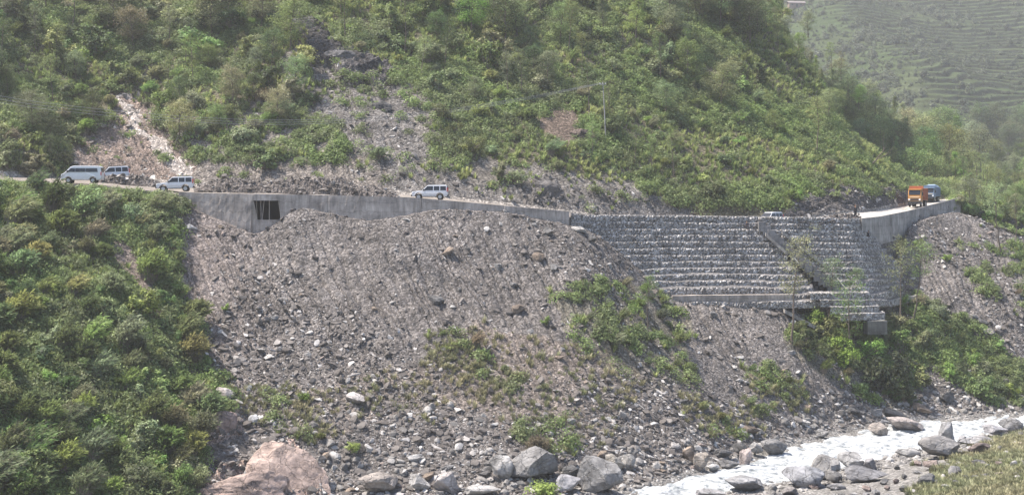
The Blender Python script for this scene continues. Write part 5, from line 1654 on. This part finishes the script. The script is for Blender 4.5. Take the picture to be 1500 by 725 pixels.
kk = 0; usedn = []
while len(usedn) < 64 and kk < 4000:
    kk += 1
    px = random.uniform(1060, 1500); py = near_row(px) + random.uniform(4, 58) + 6
    if px > 1400 and random.random() < .5: continue
    s = min(40, 8 + random.paretovariate(1.6) * 4)
    if any(abs(px - a) < (s + c_) * .45 and abs(py - b) < (s + c_) * .30 for a, b, c_ in usedn): continue
    if any(abs(px - r_[0]) < r_[2] * .5 and abs(py - r_[1] + r_[3] * .4) < r_[3] * .45 for r_ in RIVER): continue
    usedn.append((px, py, s)); dd_ = HILL.at(px, min(py, 735), 100)
    if dd_.z < .05: continue
    cn = random.choices(['dark', 'grey', 'pale', 'pinkish'], [3, 4, 1.5, 1])[0]
    loc = 'by the large dark rounded boulder' if px < 1230 else ('by the dark squarish boulder' if px < 1310 else ('below the pyramid boulder' if px < 1400 else 'in the near grass'))
    boulder(px, py, s, s * random.uniform(.5, .8), {'dark': DARK, 'grey': GREY, 'pale': PALE, 'pinkish': (.25, .2, .18)}[cn], f'{"large" if s > 20 else "middling" if s > 13 else "small"} {cn} boulder on the near river bank {loc}', None, random.uniform(0, 6.28), 'boulders on the near river bank ' + loc, (random.uniform(-.3, .3), random.uniform(-.3, .3)), .15)
# smooth pink outcrop at the bottom left and other bedrock
def slab(px, py, wpx, hpx, col, lab, seed, rx, name='rock_outcrop', k=(1, .5, .8)):
    p = HILL.at(px, py); m_ = rock_mesh(name, seed, 5, 16, (1, .55, 1), .13)
    o = link(name, m_); w = 1.16 * wpx / F * p.y / 2; h = 1.1 * hpx / F * p.y / 2
    o.scale = (w, w * .8, h * 1.15); o.location = p + Vector((0, .9, .2)); o.rotation_euler = rx; o.color = (*col, 1); tag(o, lab, 'rock')


slab(428, 712, 128, 104, (.36, .275, .235), 'big smooth pink rock outcrop rising from the bottom edge', 611, (-.75, .3, .1))
slab(355, 728, 140, 52, (.33, .25, .215), 'low pink bedrock ledge along the bottom edge left of the big outcrop', 612, (-.3, .0, .1))
slab(318, 632, 66, 46, (.26, .195, .17), 'reddish rock bank under the bushes at the edge of the left spur', 613, (-.5, .2, 0))
slab(560, 163, 34, 22, (.085, .082, .082), 'dark rock knob in the stone chute on the upper slope', 614, (-.4, .2, 0))
slab(446, 45, 46, 24, (.10, .095, .095), 'dark rock ledge at the top of the outcrop on the upper slope', 615, (-.2, .3, 0))
slab(500, 85, 50, 22, (.12, .115, .115), 'dark broken rock at the lower right of the outcrop on the upper slope', 616, (-.2, .35, 0))
slab(801, 283, 44, 28, (.12, .11, .105), 'dark overhanging rock just above the road by the gabion corner', 617, (-.3, .3, 0))
slab(850, 205, 50, 24, (.15, .115, .095), 'brown earthy rock bank left of the utility pole', 618, (-.3, .2, 0))
slab(270, 208, 30, 40, (.32, .285, .26), 'pale rock face in the gully above the cars', 620, (-.5, -.5, 0))
slab(188, 150, 34, 26, (.30, .265, .245), 'pale rock step at the top of the gully', 621, (-.5, -.4, 0))

# loose rocks on the far bank and the scree, large enough to tell apart
def bank_row(px):
    return np.interp(px, [470, 640, 800, 900, 985, 1080, 1160, 1250, 1330, 1400, 1500], [722, 722, 716, 706, 692, 668, 648, 634, 618, 612, 608])


def rock_where(px, py):
    if py > bank_row(px) - 50:
        for lim, t in ((560, 'near the pink outcrop'), (690, 'near the buff boulders'), (830, 'near the biggest tilted boulder'), (960, 'near the steep slab boulder'), (1060, 'near the rusty orange boulder'), (1160, 'near the dark-fronted boulder'), (1270, 'at the foot of the bare slope'), (1390, 'under the spreading shrubs'), (1700, 'at the bend of the rapid')):
            if px < lim: return 'on the far river bank ' + t
    for lim, t in ((420, 'beside the left spur'), (560, 'below the dark wall opening'), (700, 'below the lone white car'), (840, 'below the end of the concrete wall'), (1000, 'left of the broad gabion wall'), (1200, 'under the broad gabion wall'), (1340, 'under the staircase'), (1700, 'under the pale right wall')):
        if px < lim: return ('high up' if py < 430 else 'midway' if py < 560 else 'low') + ' on the scree ' + t


cols_ = {'grey': GREY, 'pale': PALE, 'warm brown': WARM, 'dark': DARK, 'pinkish': (.26, .21, .185)}
used = []
kk = 0
while len(used) < 186 and kk < 9000:
    kk += 1
    if random.random() < .55:
        px = random.uniform(480, 1500); py = bank_row(px) - abs(random.gauss(0, 20)) + 4
        s = min(30, 6 + random.paretovariate(1.7) * 3.2)
    else:
        px = random.uniform(275, 1490); py = random.uniform(330, bank_row(max(px, 480)) - 20)
        s = min(24, 5.5 + random.paretovariate(1.9) * 2.8)
    ok, vf = in_mask(np.where(lower & ~leftspur, 1.0, 0.0), px, py)
    if not ok or vf > 10: continue
    if any(abs(px - a) < (s + c) * .42 and abs(py - b) < (s + c) * .3 for a, b, c in used): continue
    if any(abs(px - b_[0]) < b_[2] * .5 and -b_[3] < py - b_[1] < 6 for b_ in BIG): continue
    used.append((px, py, s))
    cn = random.choices(list(cols_), [4, 3, 2, 1.6, 1.5])[0]
    loc = rock_where(px, py)
    boulder(px, py, s, s * random.uniform(.5, .8), cols_[cn], f'{"large" if s > 15 else "middling" if s > 10 else "small"} {cn} boulder {loc}', None, random.uniform(0, 6.28), 'boulders ' + loc, (random.uniform(-.3, .3), random.uniform(-.3, .5)), .2)
for px, py, wp_, hp_, col, lab in ((279, 338, 17, 12, (.62, .60, .58), 'white boulder at the top of the scree by the bushes'), (597, 324, 13, 5, (.62, .6, .57), 'flat white stone at the foot of the wall between the two scree heaps'),
                                   (148, 188, 20, 11, (.55, .48, .45), 'pale boulder on the brown bank above the van'), (107, 242, 11, 8, (.5, .44, .4), 'small pale boulder above the white van roof'), (803, 345, 17, 14, GREY, 'grey boulder near the top of the scree by the wall end'),
                                   (851, 340, 26, 8, PALE, 'flat pale slab leaning at the gabion corner'), (866, 356, 16, 15, DARK, 'dark rock wedged below the flat slab at the gabion corner'), (893, 393, 12, 9, PALE, 'pale stone against the left edge of the broad gabion wall'),
                                   (520, 592, 32, 22, (.50, .46, .44), 'pale flat-faced boulder half way down the scree'), (373, 622, 18, 16, (.56, .55, .55), 'white rounded boulder beside the left spur'), (328, 588, 32, 22, (.42, .38, .36), 'pale slanting boulder at the edge of the left spur'),
                                   (637, 446, 26, 14, DARK, 'dark lump of rock high on the middle of the scree'), (1453, 492, 18, 14, (.42, .38, .36), 'pale boulder on the right scree above the dense shrubs'), (1440, 480, 18, 18, DARK, 'dark boulder beside the pale one on the right scree'),
                                   (1271, 397, 8, 6, (.65, .64, .62), 'round white stone on a course of the right gabion wall')):
    if px == 1271:
        d = gd(1271, 397); boulder(px, py, wp_, hp_, col, lab, 2, d=d - .3)
    else:
        boulder(px, py, wp_, hp_, col, lab, None, tilt=(0, .2), sink=.15)


# ------------------------------------------------------------------ uncountable cover, one object each (instances on points)
def scatter_object(name, pts, nrm, scl, protos, label, cat, tilt=1.0):
    """stones, grass tufts and low plants standing on the ground"""
    n = len(pts); a = rng.uniform(0, 2 * np.pi, n)
    up = nrm * tilt + np.array([0, 0, 1.0]) * (1 - tilt); up /= np.linalg.norm(up, axis=1)[:, None]
    rx_ = np.arctan2(-up[:, 1], up[:, 2]); ry_ = np.arcsin(np.clip(up[:, 0], -1, 1))
    me = bpy.data.meshes.new(name); me.vertices.add(n); me.vertices.foreach_set('co', np.asarray(pts, np.float32).ravel())
    at = me.attributes.new('rot', 'FLOAT_VECTOR', 'POINT'); at.data.foreach_set('vector', np.stack([rx_, ry_, np.zeros(n)], -1).astype(np.float32).ravel())
    at = me.attributes.new('spin', 'FLOAT', 'POINT'); at.data.foreach_set('value', a.astype(np.float32))
    at = me.attributes.new('scl', 'FLOAT_VECTOR', 'POINT'); at.data.foreach_set('vector', np.asarray(scl, np.float32).ravel())
    at = me.attributes.new('idx', 'INT', 'POINT'); at.data.foreach_set('value', rng.integers(0, len(protos), n).astype(np.int32))
    o = link(name, me)
    pc = bpy.data.collections.new(name + '_shapes')
    for i, m_ in enumerate(protos):
        pc.objects.link(bpy.data.objects.new(f'{name}_shape', m_))
    g = bpy.data.node_groups.new(name + '_scatter', 'GeometryNodeTree')
    g.interface.new_socket('Geometry', in_out='INPUT', socket_type='NodeSocketGeometry'); g.interface.new_socket('Geometry', in_out='OUTPUT', socket_type='NodeSocketGeometry')
    N = g.nodes.new; gi = N('NodeGroupInput'); go = N('NodeGroupOutput'); ip = N('GeometryNodeInstanceOnPoints'); ci = N('GeometryNodeCollectionInfo')
    ci.inputs['Collection'].default_value = pc; ci.inputs['Separate Children'].default_value = True; ci.inputs['Reset Children'].default_value = True
    def attr(nm, ty):
        x = N('GeometryNodeInputNamedAttribute'); x.data_type = ty; x.inputs['Name'].default_value = nm; return x.outputs['Attribute']
    ip.inputs['Pick Instance'].default_value = True
    L = g.links.new
    L(gi.outputs[0], ip.inputs['Points']); L(ci.outputs[0], ip.inputs['Instance']); L(attr('idx', 'INT'), ip.inputs['Instance Index'])
    er = N('FunctionNodeEulerToRotation'); L(attr('rot', 'FLOAT_VECTOR'), er.inputs[0])
    aa = N('FunctionNodeAxisAngleToRotation'); aa.inputs['Axis'].default_value = (0, 0, 1); L(attr('spin', 'FLOAT'), aa.inputs['Angle'])
    ro = N('FunctionNodeRotateRotation'); ro.rotation_space = 'LOCAL'; L(er.outputs[0], ro.inputs[0]); L(aa.outputs[0], ro.inputs[1])
    L(ro.outputs[0], ip.inputs['Rotation']); L(attr('scl', 'FLOAT_VECTOR'), ip.inputs['Scale']); L(ip.outputs[0], go.inputs[0])
    md = o.modifiers.new('scatter', 'NODES'); md.node_group = g
    return tag(o, label, cat, kind='stuff')


# area-weighted choice of ground points
def cell_area(S):
    px_ = np.stack([S.X, S.Y, S.Z], -1)
    a = np.zeros(S.X.shape); e1 = px_[1:, :-1] - px_[:-1, :-1]; e2 = px_[:-1, 1:] - px_[:-1, :-1]
    a[:-1, :-1] = np.linalg.norm(np.cross(e1, e2), axis=2); return a


def normals(S):
    p = np.stack([S.X, S.Y, S.Z], -1); du = np.gradient(p, axis=1); dv = np.gradient(p, axis=0)
    n = np.cross(du, dv); n /= np.linalg.norm(n, axis=2)[..., None] + 1e-9
    n[n[..., 2] < 0] *= -1; return n


AREA = cell_area(HILL); NRM = normals(HILL)
INFR = np.where((PXG > -230) & (PXG < 1760), 1.0, 0.0)


def pick(S, area, nrm, weight, n, jit=.25):
    w = (area * weight).ravel(); c = np.cumsum(w); i = np.searchsorted(c, rng.uniform(0, c[-1], n))
    i = np.clip(i, 0, len(w) - 1)
    p = np.stack([S.X.ravel()[i], S.Y.ravel()[i], S.Z.ravel()[i]], -1); nn = nrm.reshape(-1, 3)[i]
    j = rng.normal(size=(n, 3)) * jit; j -= nn * (j * nn).sum(1)[:, None]
    return p + j, nn, i


STONES = [rock_mesh('stone', 700 + i, 2, 10, [(1, .7, .35), (1, .8, .55), (1, .6, .4), (.9, .8, .7), (1, .5, .3), (1, .75, .25)][i], .0, M_STONE, lo=.25, hi=.62) for i in range(6)]
COBBLES = [rock_mesh('cobble', 720 + i, 2, 6, [(1, .8, .6), (1, .7, .5), (.9, .8, .75), (1, .65, .6)][i], .05, M_COBBLE, smooth=False, lo=.35, hi=.75) for i in range(4)]


def sizes(n, lo, hi, a):
    return np.minimum(hi, lo * (1 - rng.random(n)) ** (-1 / a))


bare = lower & ~leftspur
patch = .22 + 1.6 * sstep(.38, .68, fbm(X / 9, (D + Z) / 12, 3, 301))
low_w = 1 + .25 * sstep(430, 640, PY)
wgt = np.where((bare & (VG < 10.9)) | ((VG > 10) & (VG < 12) & (PXG > 1262) & (PXG < 1420)), patch * low_w * (1 - .6 * np.clip(dens, 0, 1)), 0) * INFR
p_, n_, ii_ = pick(HILL, AREA, NRM, wgt, 120000, .1)
s_ = (sizes(len(p_), .06, .62, 1.9) * np.interp(PY.ravel()[ii_], [310, 430, 640], [.7, .85, 1.0]))[:, None] * rng.uniform(.75, 1.25, (len(p_), 3))
scatter_object('scree_stones', p_ + n_ * s_[:, 2:3] * .1, n_, s_, STONES, 'thousands of loose broken stones covering the grey scree', 'stones', .8)
wgt = np.where(chute | gully | band | pale_streak | dark_cut, 1.0, 0) * INFR + np.where(bank, .25, 0) * INFR + np.where(sparse_up & ~bare_up, .25, 0)
p_, n_, _ = pick(HILL, AREA, NRM, wgt, 9000, .15)
s_ = sizes(len(p_), .07, .6, 2.1)[:, None] * rng.uniform(.75, 1.25, (len(p_), 3))
scatter_object('slope_stones', p_, n_, s_, STONES, 'loose stones in the bare chutes and banks above the road', 'stones', .8)
# river cobbles: foot of the slope and the near bank
fw = np.where((VG > 6.0) & (VG < 7.25) & (PXG > 420), 1.0, 0) + np.where((VG > 3.3) & (VG < 4.3) & (PXG > 1000) & ~shelf, 1.1, 0) + np.where(shelf, .4, 0) + np.where((VG > 7.2) & (VG < 7.6) & (PXG > 420), .4, 0)
p_, n_, _ = pick(HILL, AREA, NRM, fw * INFR, 11000, .2)
s_ = sizes(len(p_), .11, .6, 1.9)[:, None] * rng.uniform(.75, 1.25, (len(p_), 3))
scatter_object('river_cobbles', p_ , n_, s_, COBBLES, 'cobbles and broken rock along both edges of the river', 'cobbles', .6)
# rubble on the road ridges
for R_, nn_, lab in ((RID1, 1500, 'loose stones on the long dark rubble ridge'), (RID2, 700, 'loose stones on the low brown rubble bank'), (RID3, 900, 'loose pale stones on the spoil heap above the right gabion wall')):
    f_ = R_.reshape(-1, 3); i = rng.integers(0, len(f_), nn_)
    p_ = f_[i] + rng.normal(size=(nn_, 3)) * .12; s_ = sizes(nn_, .08, .45, 2.0)[:, None] * rng.uniform(.75, 1.25, (nn_, 3))
    scatter_object('rubble_stones', p_, np.tile([0, -.3, .95], (nn_, 1)), s_, STONES, lab, 'stones', .5)

# grass and low plants
M_GRASS = mat_leaf('slope_grass', (.31, .335, .135), .48, (.185, .235, .083))
M_DRYGR = mat_leaf('dry_grass', (.26, .235, .14), .4, (.18, .19, .10))
M_LOWP = mat_leaf('low_plant_leaf', (.178, .242, .078), .42, (.155, .182, .082))
GRASS = [tuft_mesh('grass_tuft', 800 + i, 46, [.7, .55, .9][i], .42, M_GRASS, .03) for i in range(3)]
DRYG = [tuft_mesh('dry_tuft', 810 + i, 46, [.35, .5][i], .36, M_DRYGR, .022) for i in range(2)]
LOWP = [lowplant_mesh('low_plant', 820 + i, 150, [.15, .19, .12][i], M_LOWP, [.4, .55, .7][i]) for i in range(3)]
gp = .25 + 1.2 * sstep(.35, .65, fbm(X / 11, (D + Z) / 11, 4, 311))
up_fr = np.where(VG < 17.2, 1, 0) * INFR
gw = np.where(upper | beyond, grassd, 0) * gp * up_fr + np.where(lower, grassd * .9, 0) * gp * INFR
p_, n_, _ = pick(HILL, AREA, NRM, gw, 46000, .2)
s_ = rng.uniform(.4, 1.2, len(p_))[:, None] * np.ones((1, 3))
scatter_object('slope_grass', p_, n_, s_, GRASS, 'rough green grass covering the hillside between the shrubs', 'grass', .35)
lw = np.where(upper | beyond, grassd, 0) * (1.5 - gp) * up_fr + np.where(lower, grassd * .9, 0) * INFR
p_, n_, _ = pick(HILL, AREA, NRM, np.clip(lw, 0, 9), 42000, .2)
s_ = rng.uniform(.7, 2.2, len(p_))[:, None] * np.ones((1, 3))
scatter_object('undergrowth', p_, n_, s_, LOWP, 'low leafy undergrowth covering the hillside', 'undergrowth', .5)
dw = np.where(shelf, .26, 0) + np.where(dryF | (soilbrown & (dens < .2)), .05, 0) + np.where(vegI | vegG | vegH | vegA, .12, 0)
p_, n_, _ = pick(HILL, AREA, NRM, dw * INFR, 15000, .2)
s_ = rng.uniform(.4, 1.5, len(p_))[:, None] * np.ones((1, 3))
scatter_object('dry_grass', p_, n_, s_, DRYG, 'short dry grass on the near bank and the lower scree', 'grass', .3)
# spur and far hill scrub
a_ = cell_area(SPUR); nn_ = normals(SPUR)
spg = CX + SPUR.X / SPUR.Y * F
p_, n_, _ = pick(SPUR, a_, nn_, np.where((spg > 1080) & (spg < 1700), 1.0, 0), 9000, .6)
s_ = rng.uniform(.8, 2.4, len(p_))[:, None] * np.ones((1, 3))
scatter_object('spur_undergrowth', p_, n_, s_, LOWP + GRASS, 'scrub and grass on the wooded spur behind the bend', 'undergrowth', .4)
a_ = cell_area(FAR); nn_ = normals(FAR)
fg = CX + FAR.X / FAR.Y * F
wv = (.2 + .8 * sstep(.45, .7, fbm(FAR.X / 18, FAR.Y / 18, 4, 321))) * np.where((fg > 1060) & (fg < 1640), 1.0, 0) * (1 - .92 * tw) + .35 * rm[..., 0] * np.where((fg > 1060) & (fg < 1640), 1.0, 0)
p_, n_, _ = pick(FAR, a_, nn_, wv, 12000, .5)
M_FARL = mat_leaf('far_scrub_leaf', (.085, .105, .055), .3, (.10, .115, .07))
FARS = [shrub_mesh('far_scrub', 840 + i, 20, 26, .38, mat=M_FARL, spread=.25, stems=False) for i in range(2)]
s_ = np.minimum(2.2, .4 * (1 - rng.random(len(p_))) ** (-1 / 2.2))[:, None] * np.ones((1, 3))
scatter_object('far_scrub', p_, n_, s_, FARS, 'scattered scrub and hedges on the far terraced hillside', 'scrub', .2)


# ------------------------------------------------------------------ air, light, camera
hb = bmesh.new(); bm_box(hb, -700, 1500, -15, 1320, -3.5, 330)
hz = NT('valley_haze'); ho = hz.n('OutputMaterial'); pv = hz.n('VolumePrincipled')
pv.inputs['Density'].default_value = HAZE; pv.inputs['Color'].default_value = (.92, .92, .92, 1); pv.inputs['Anisotropy'].default_value = .25
hz.l(pv.outputs[0], ho.inputs['Volume'])
hazeo = bm_obj('haze', hb, hz.m); tag(hazeo, 'thin pale dusty haze filling the valley', 'haze', kind='stuff')

w = bpy.data.worlds.new('World'); scene.world = w; w.use_nodes = True
nt = w.node_tree; nt.nodes.clear()
sky = nt.nodes.new('ShaderNodeTexSky'); sky.sky_type = 'NISHITA'; sky.sun_disc = False
bg = nt.nodes.new('ShaderNodeBackground'); wo = nt.nodes.new('ShaderNodeOutputWorld')
EL, AZ = math.radians(SUN_EL), math.radians(SUN_AZ)   # azimuth from +Y towards +X
sky.sun_elevation = EL; sky.sun_rotation = AZ; sky.altitude = 1200; sky.air_density = 1.0; sky.dust_density = 5.0
bg.inputs['Strength'].default_value = SKY_S
nt.links.new(sky.outputs[0], bg.inputs[0]); nt.links.new(bg.outputs[0], wo.inputs[0])
sl_ = bpy.data.lights.new('sun', 'SUN'); sl_.energy = SUN_S; sl_.angle = math.radians(1.2); sl_.color = (1, .93, .84)
so = bpy.data.objects.new('sun', sl_); COL.objects.link(so)
dirv = Vector((math.sin(AZ) * math.cos(EL), math.cos(AZ) * math.cos(EL), math.sin(EL)))
so.rotation_euler = dirv.to_track_quat('Z', 'Y').to_euler(); so.location = (0, 100, 300)

cam = bpy.data.cameras.new('camera'); co = bpy.data.objects.new('camera', cam); COL.objects.link(co)
co.location = (0, 0, CZ); co.rotation_euler = (math.radians(90), 0, 0)
cam.sensor_width = 36; cam.lens = 36 * F / 1500; cam.shift_y = -(362.5 - HY) / 1500
cam.clip_end = 4000; cam.clip_start = .2
scene.camera = co
vs = scene.view_settings; vs.view_transform = 'Standard'; vs.look = 'None'; vs.exposure = EXPO; vs.gamma = 1; vs.use_curve_mapping = False
scene.render.engine = 'CYCLES'
scene.cycles.max_bounces = 6; scene.cycles.diffuse_bounces = 3; scene.cycles.transmission_bounces = 4
scene.cycles.volume_bounces = 1; scene.cycles.transparent_max_bounces = 8
scene.cycles.use_denoising = True
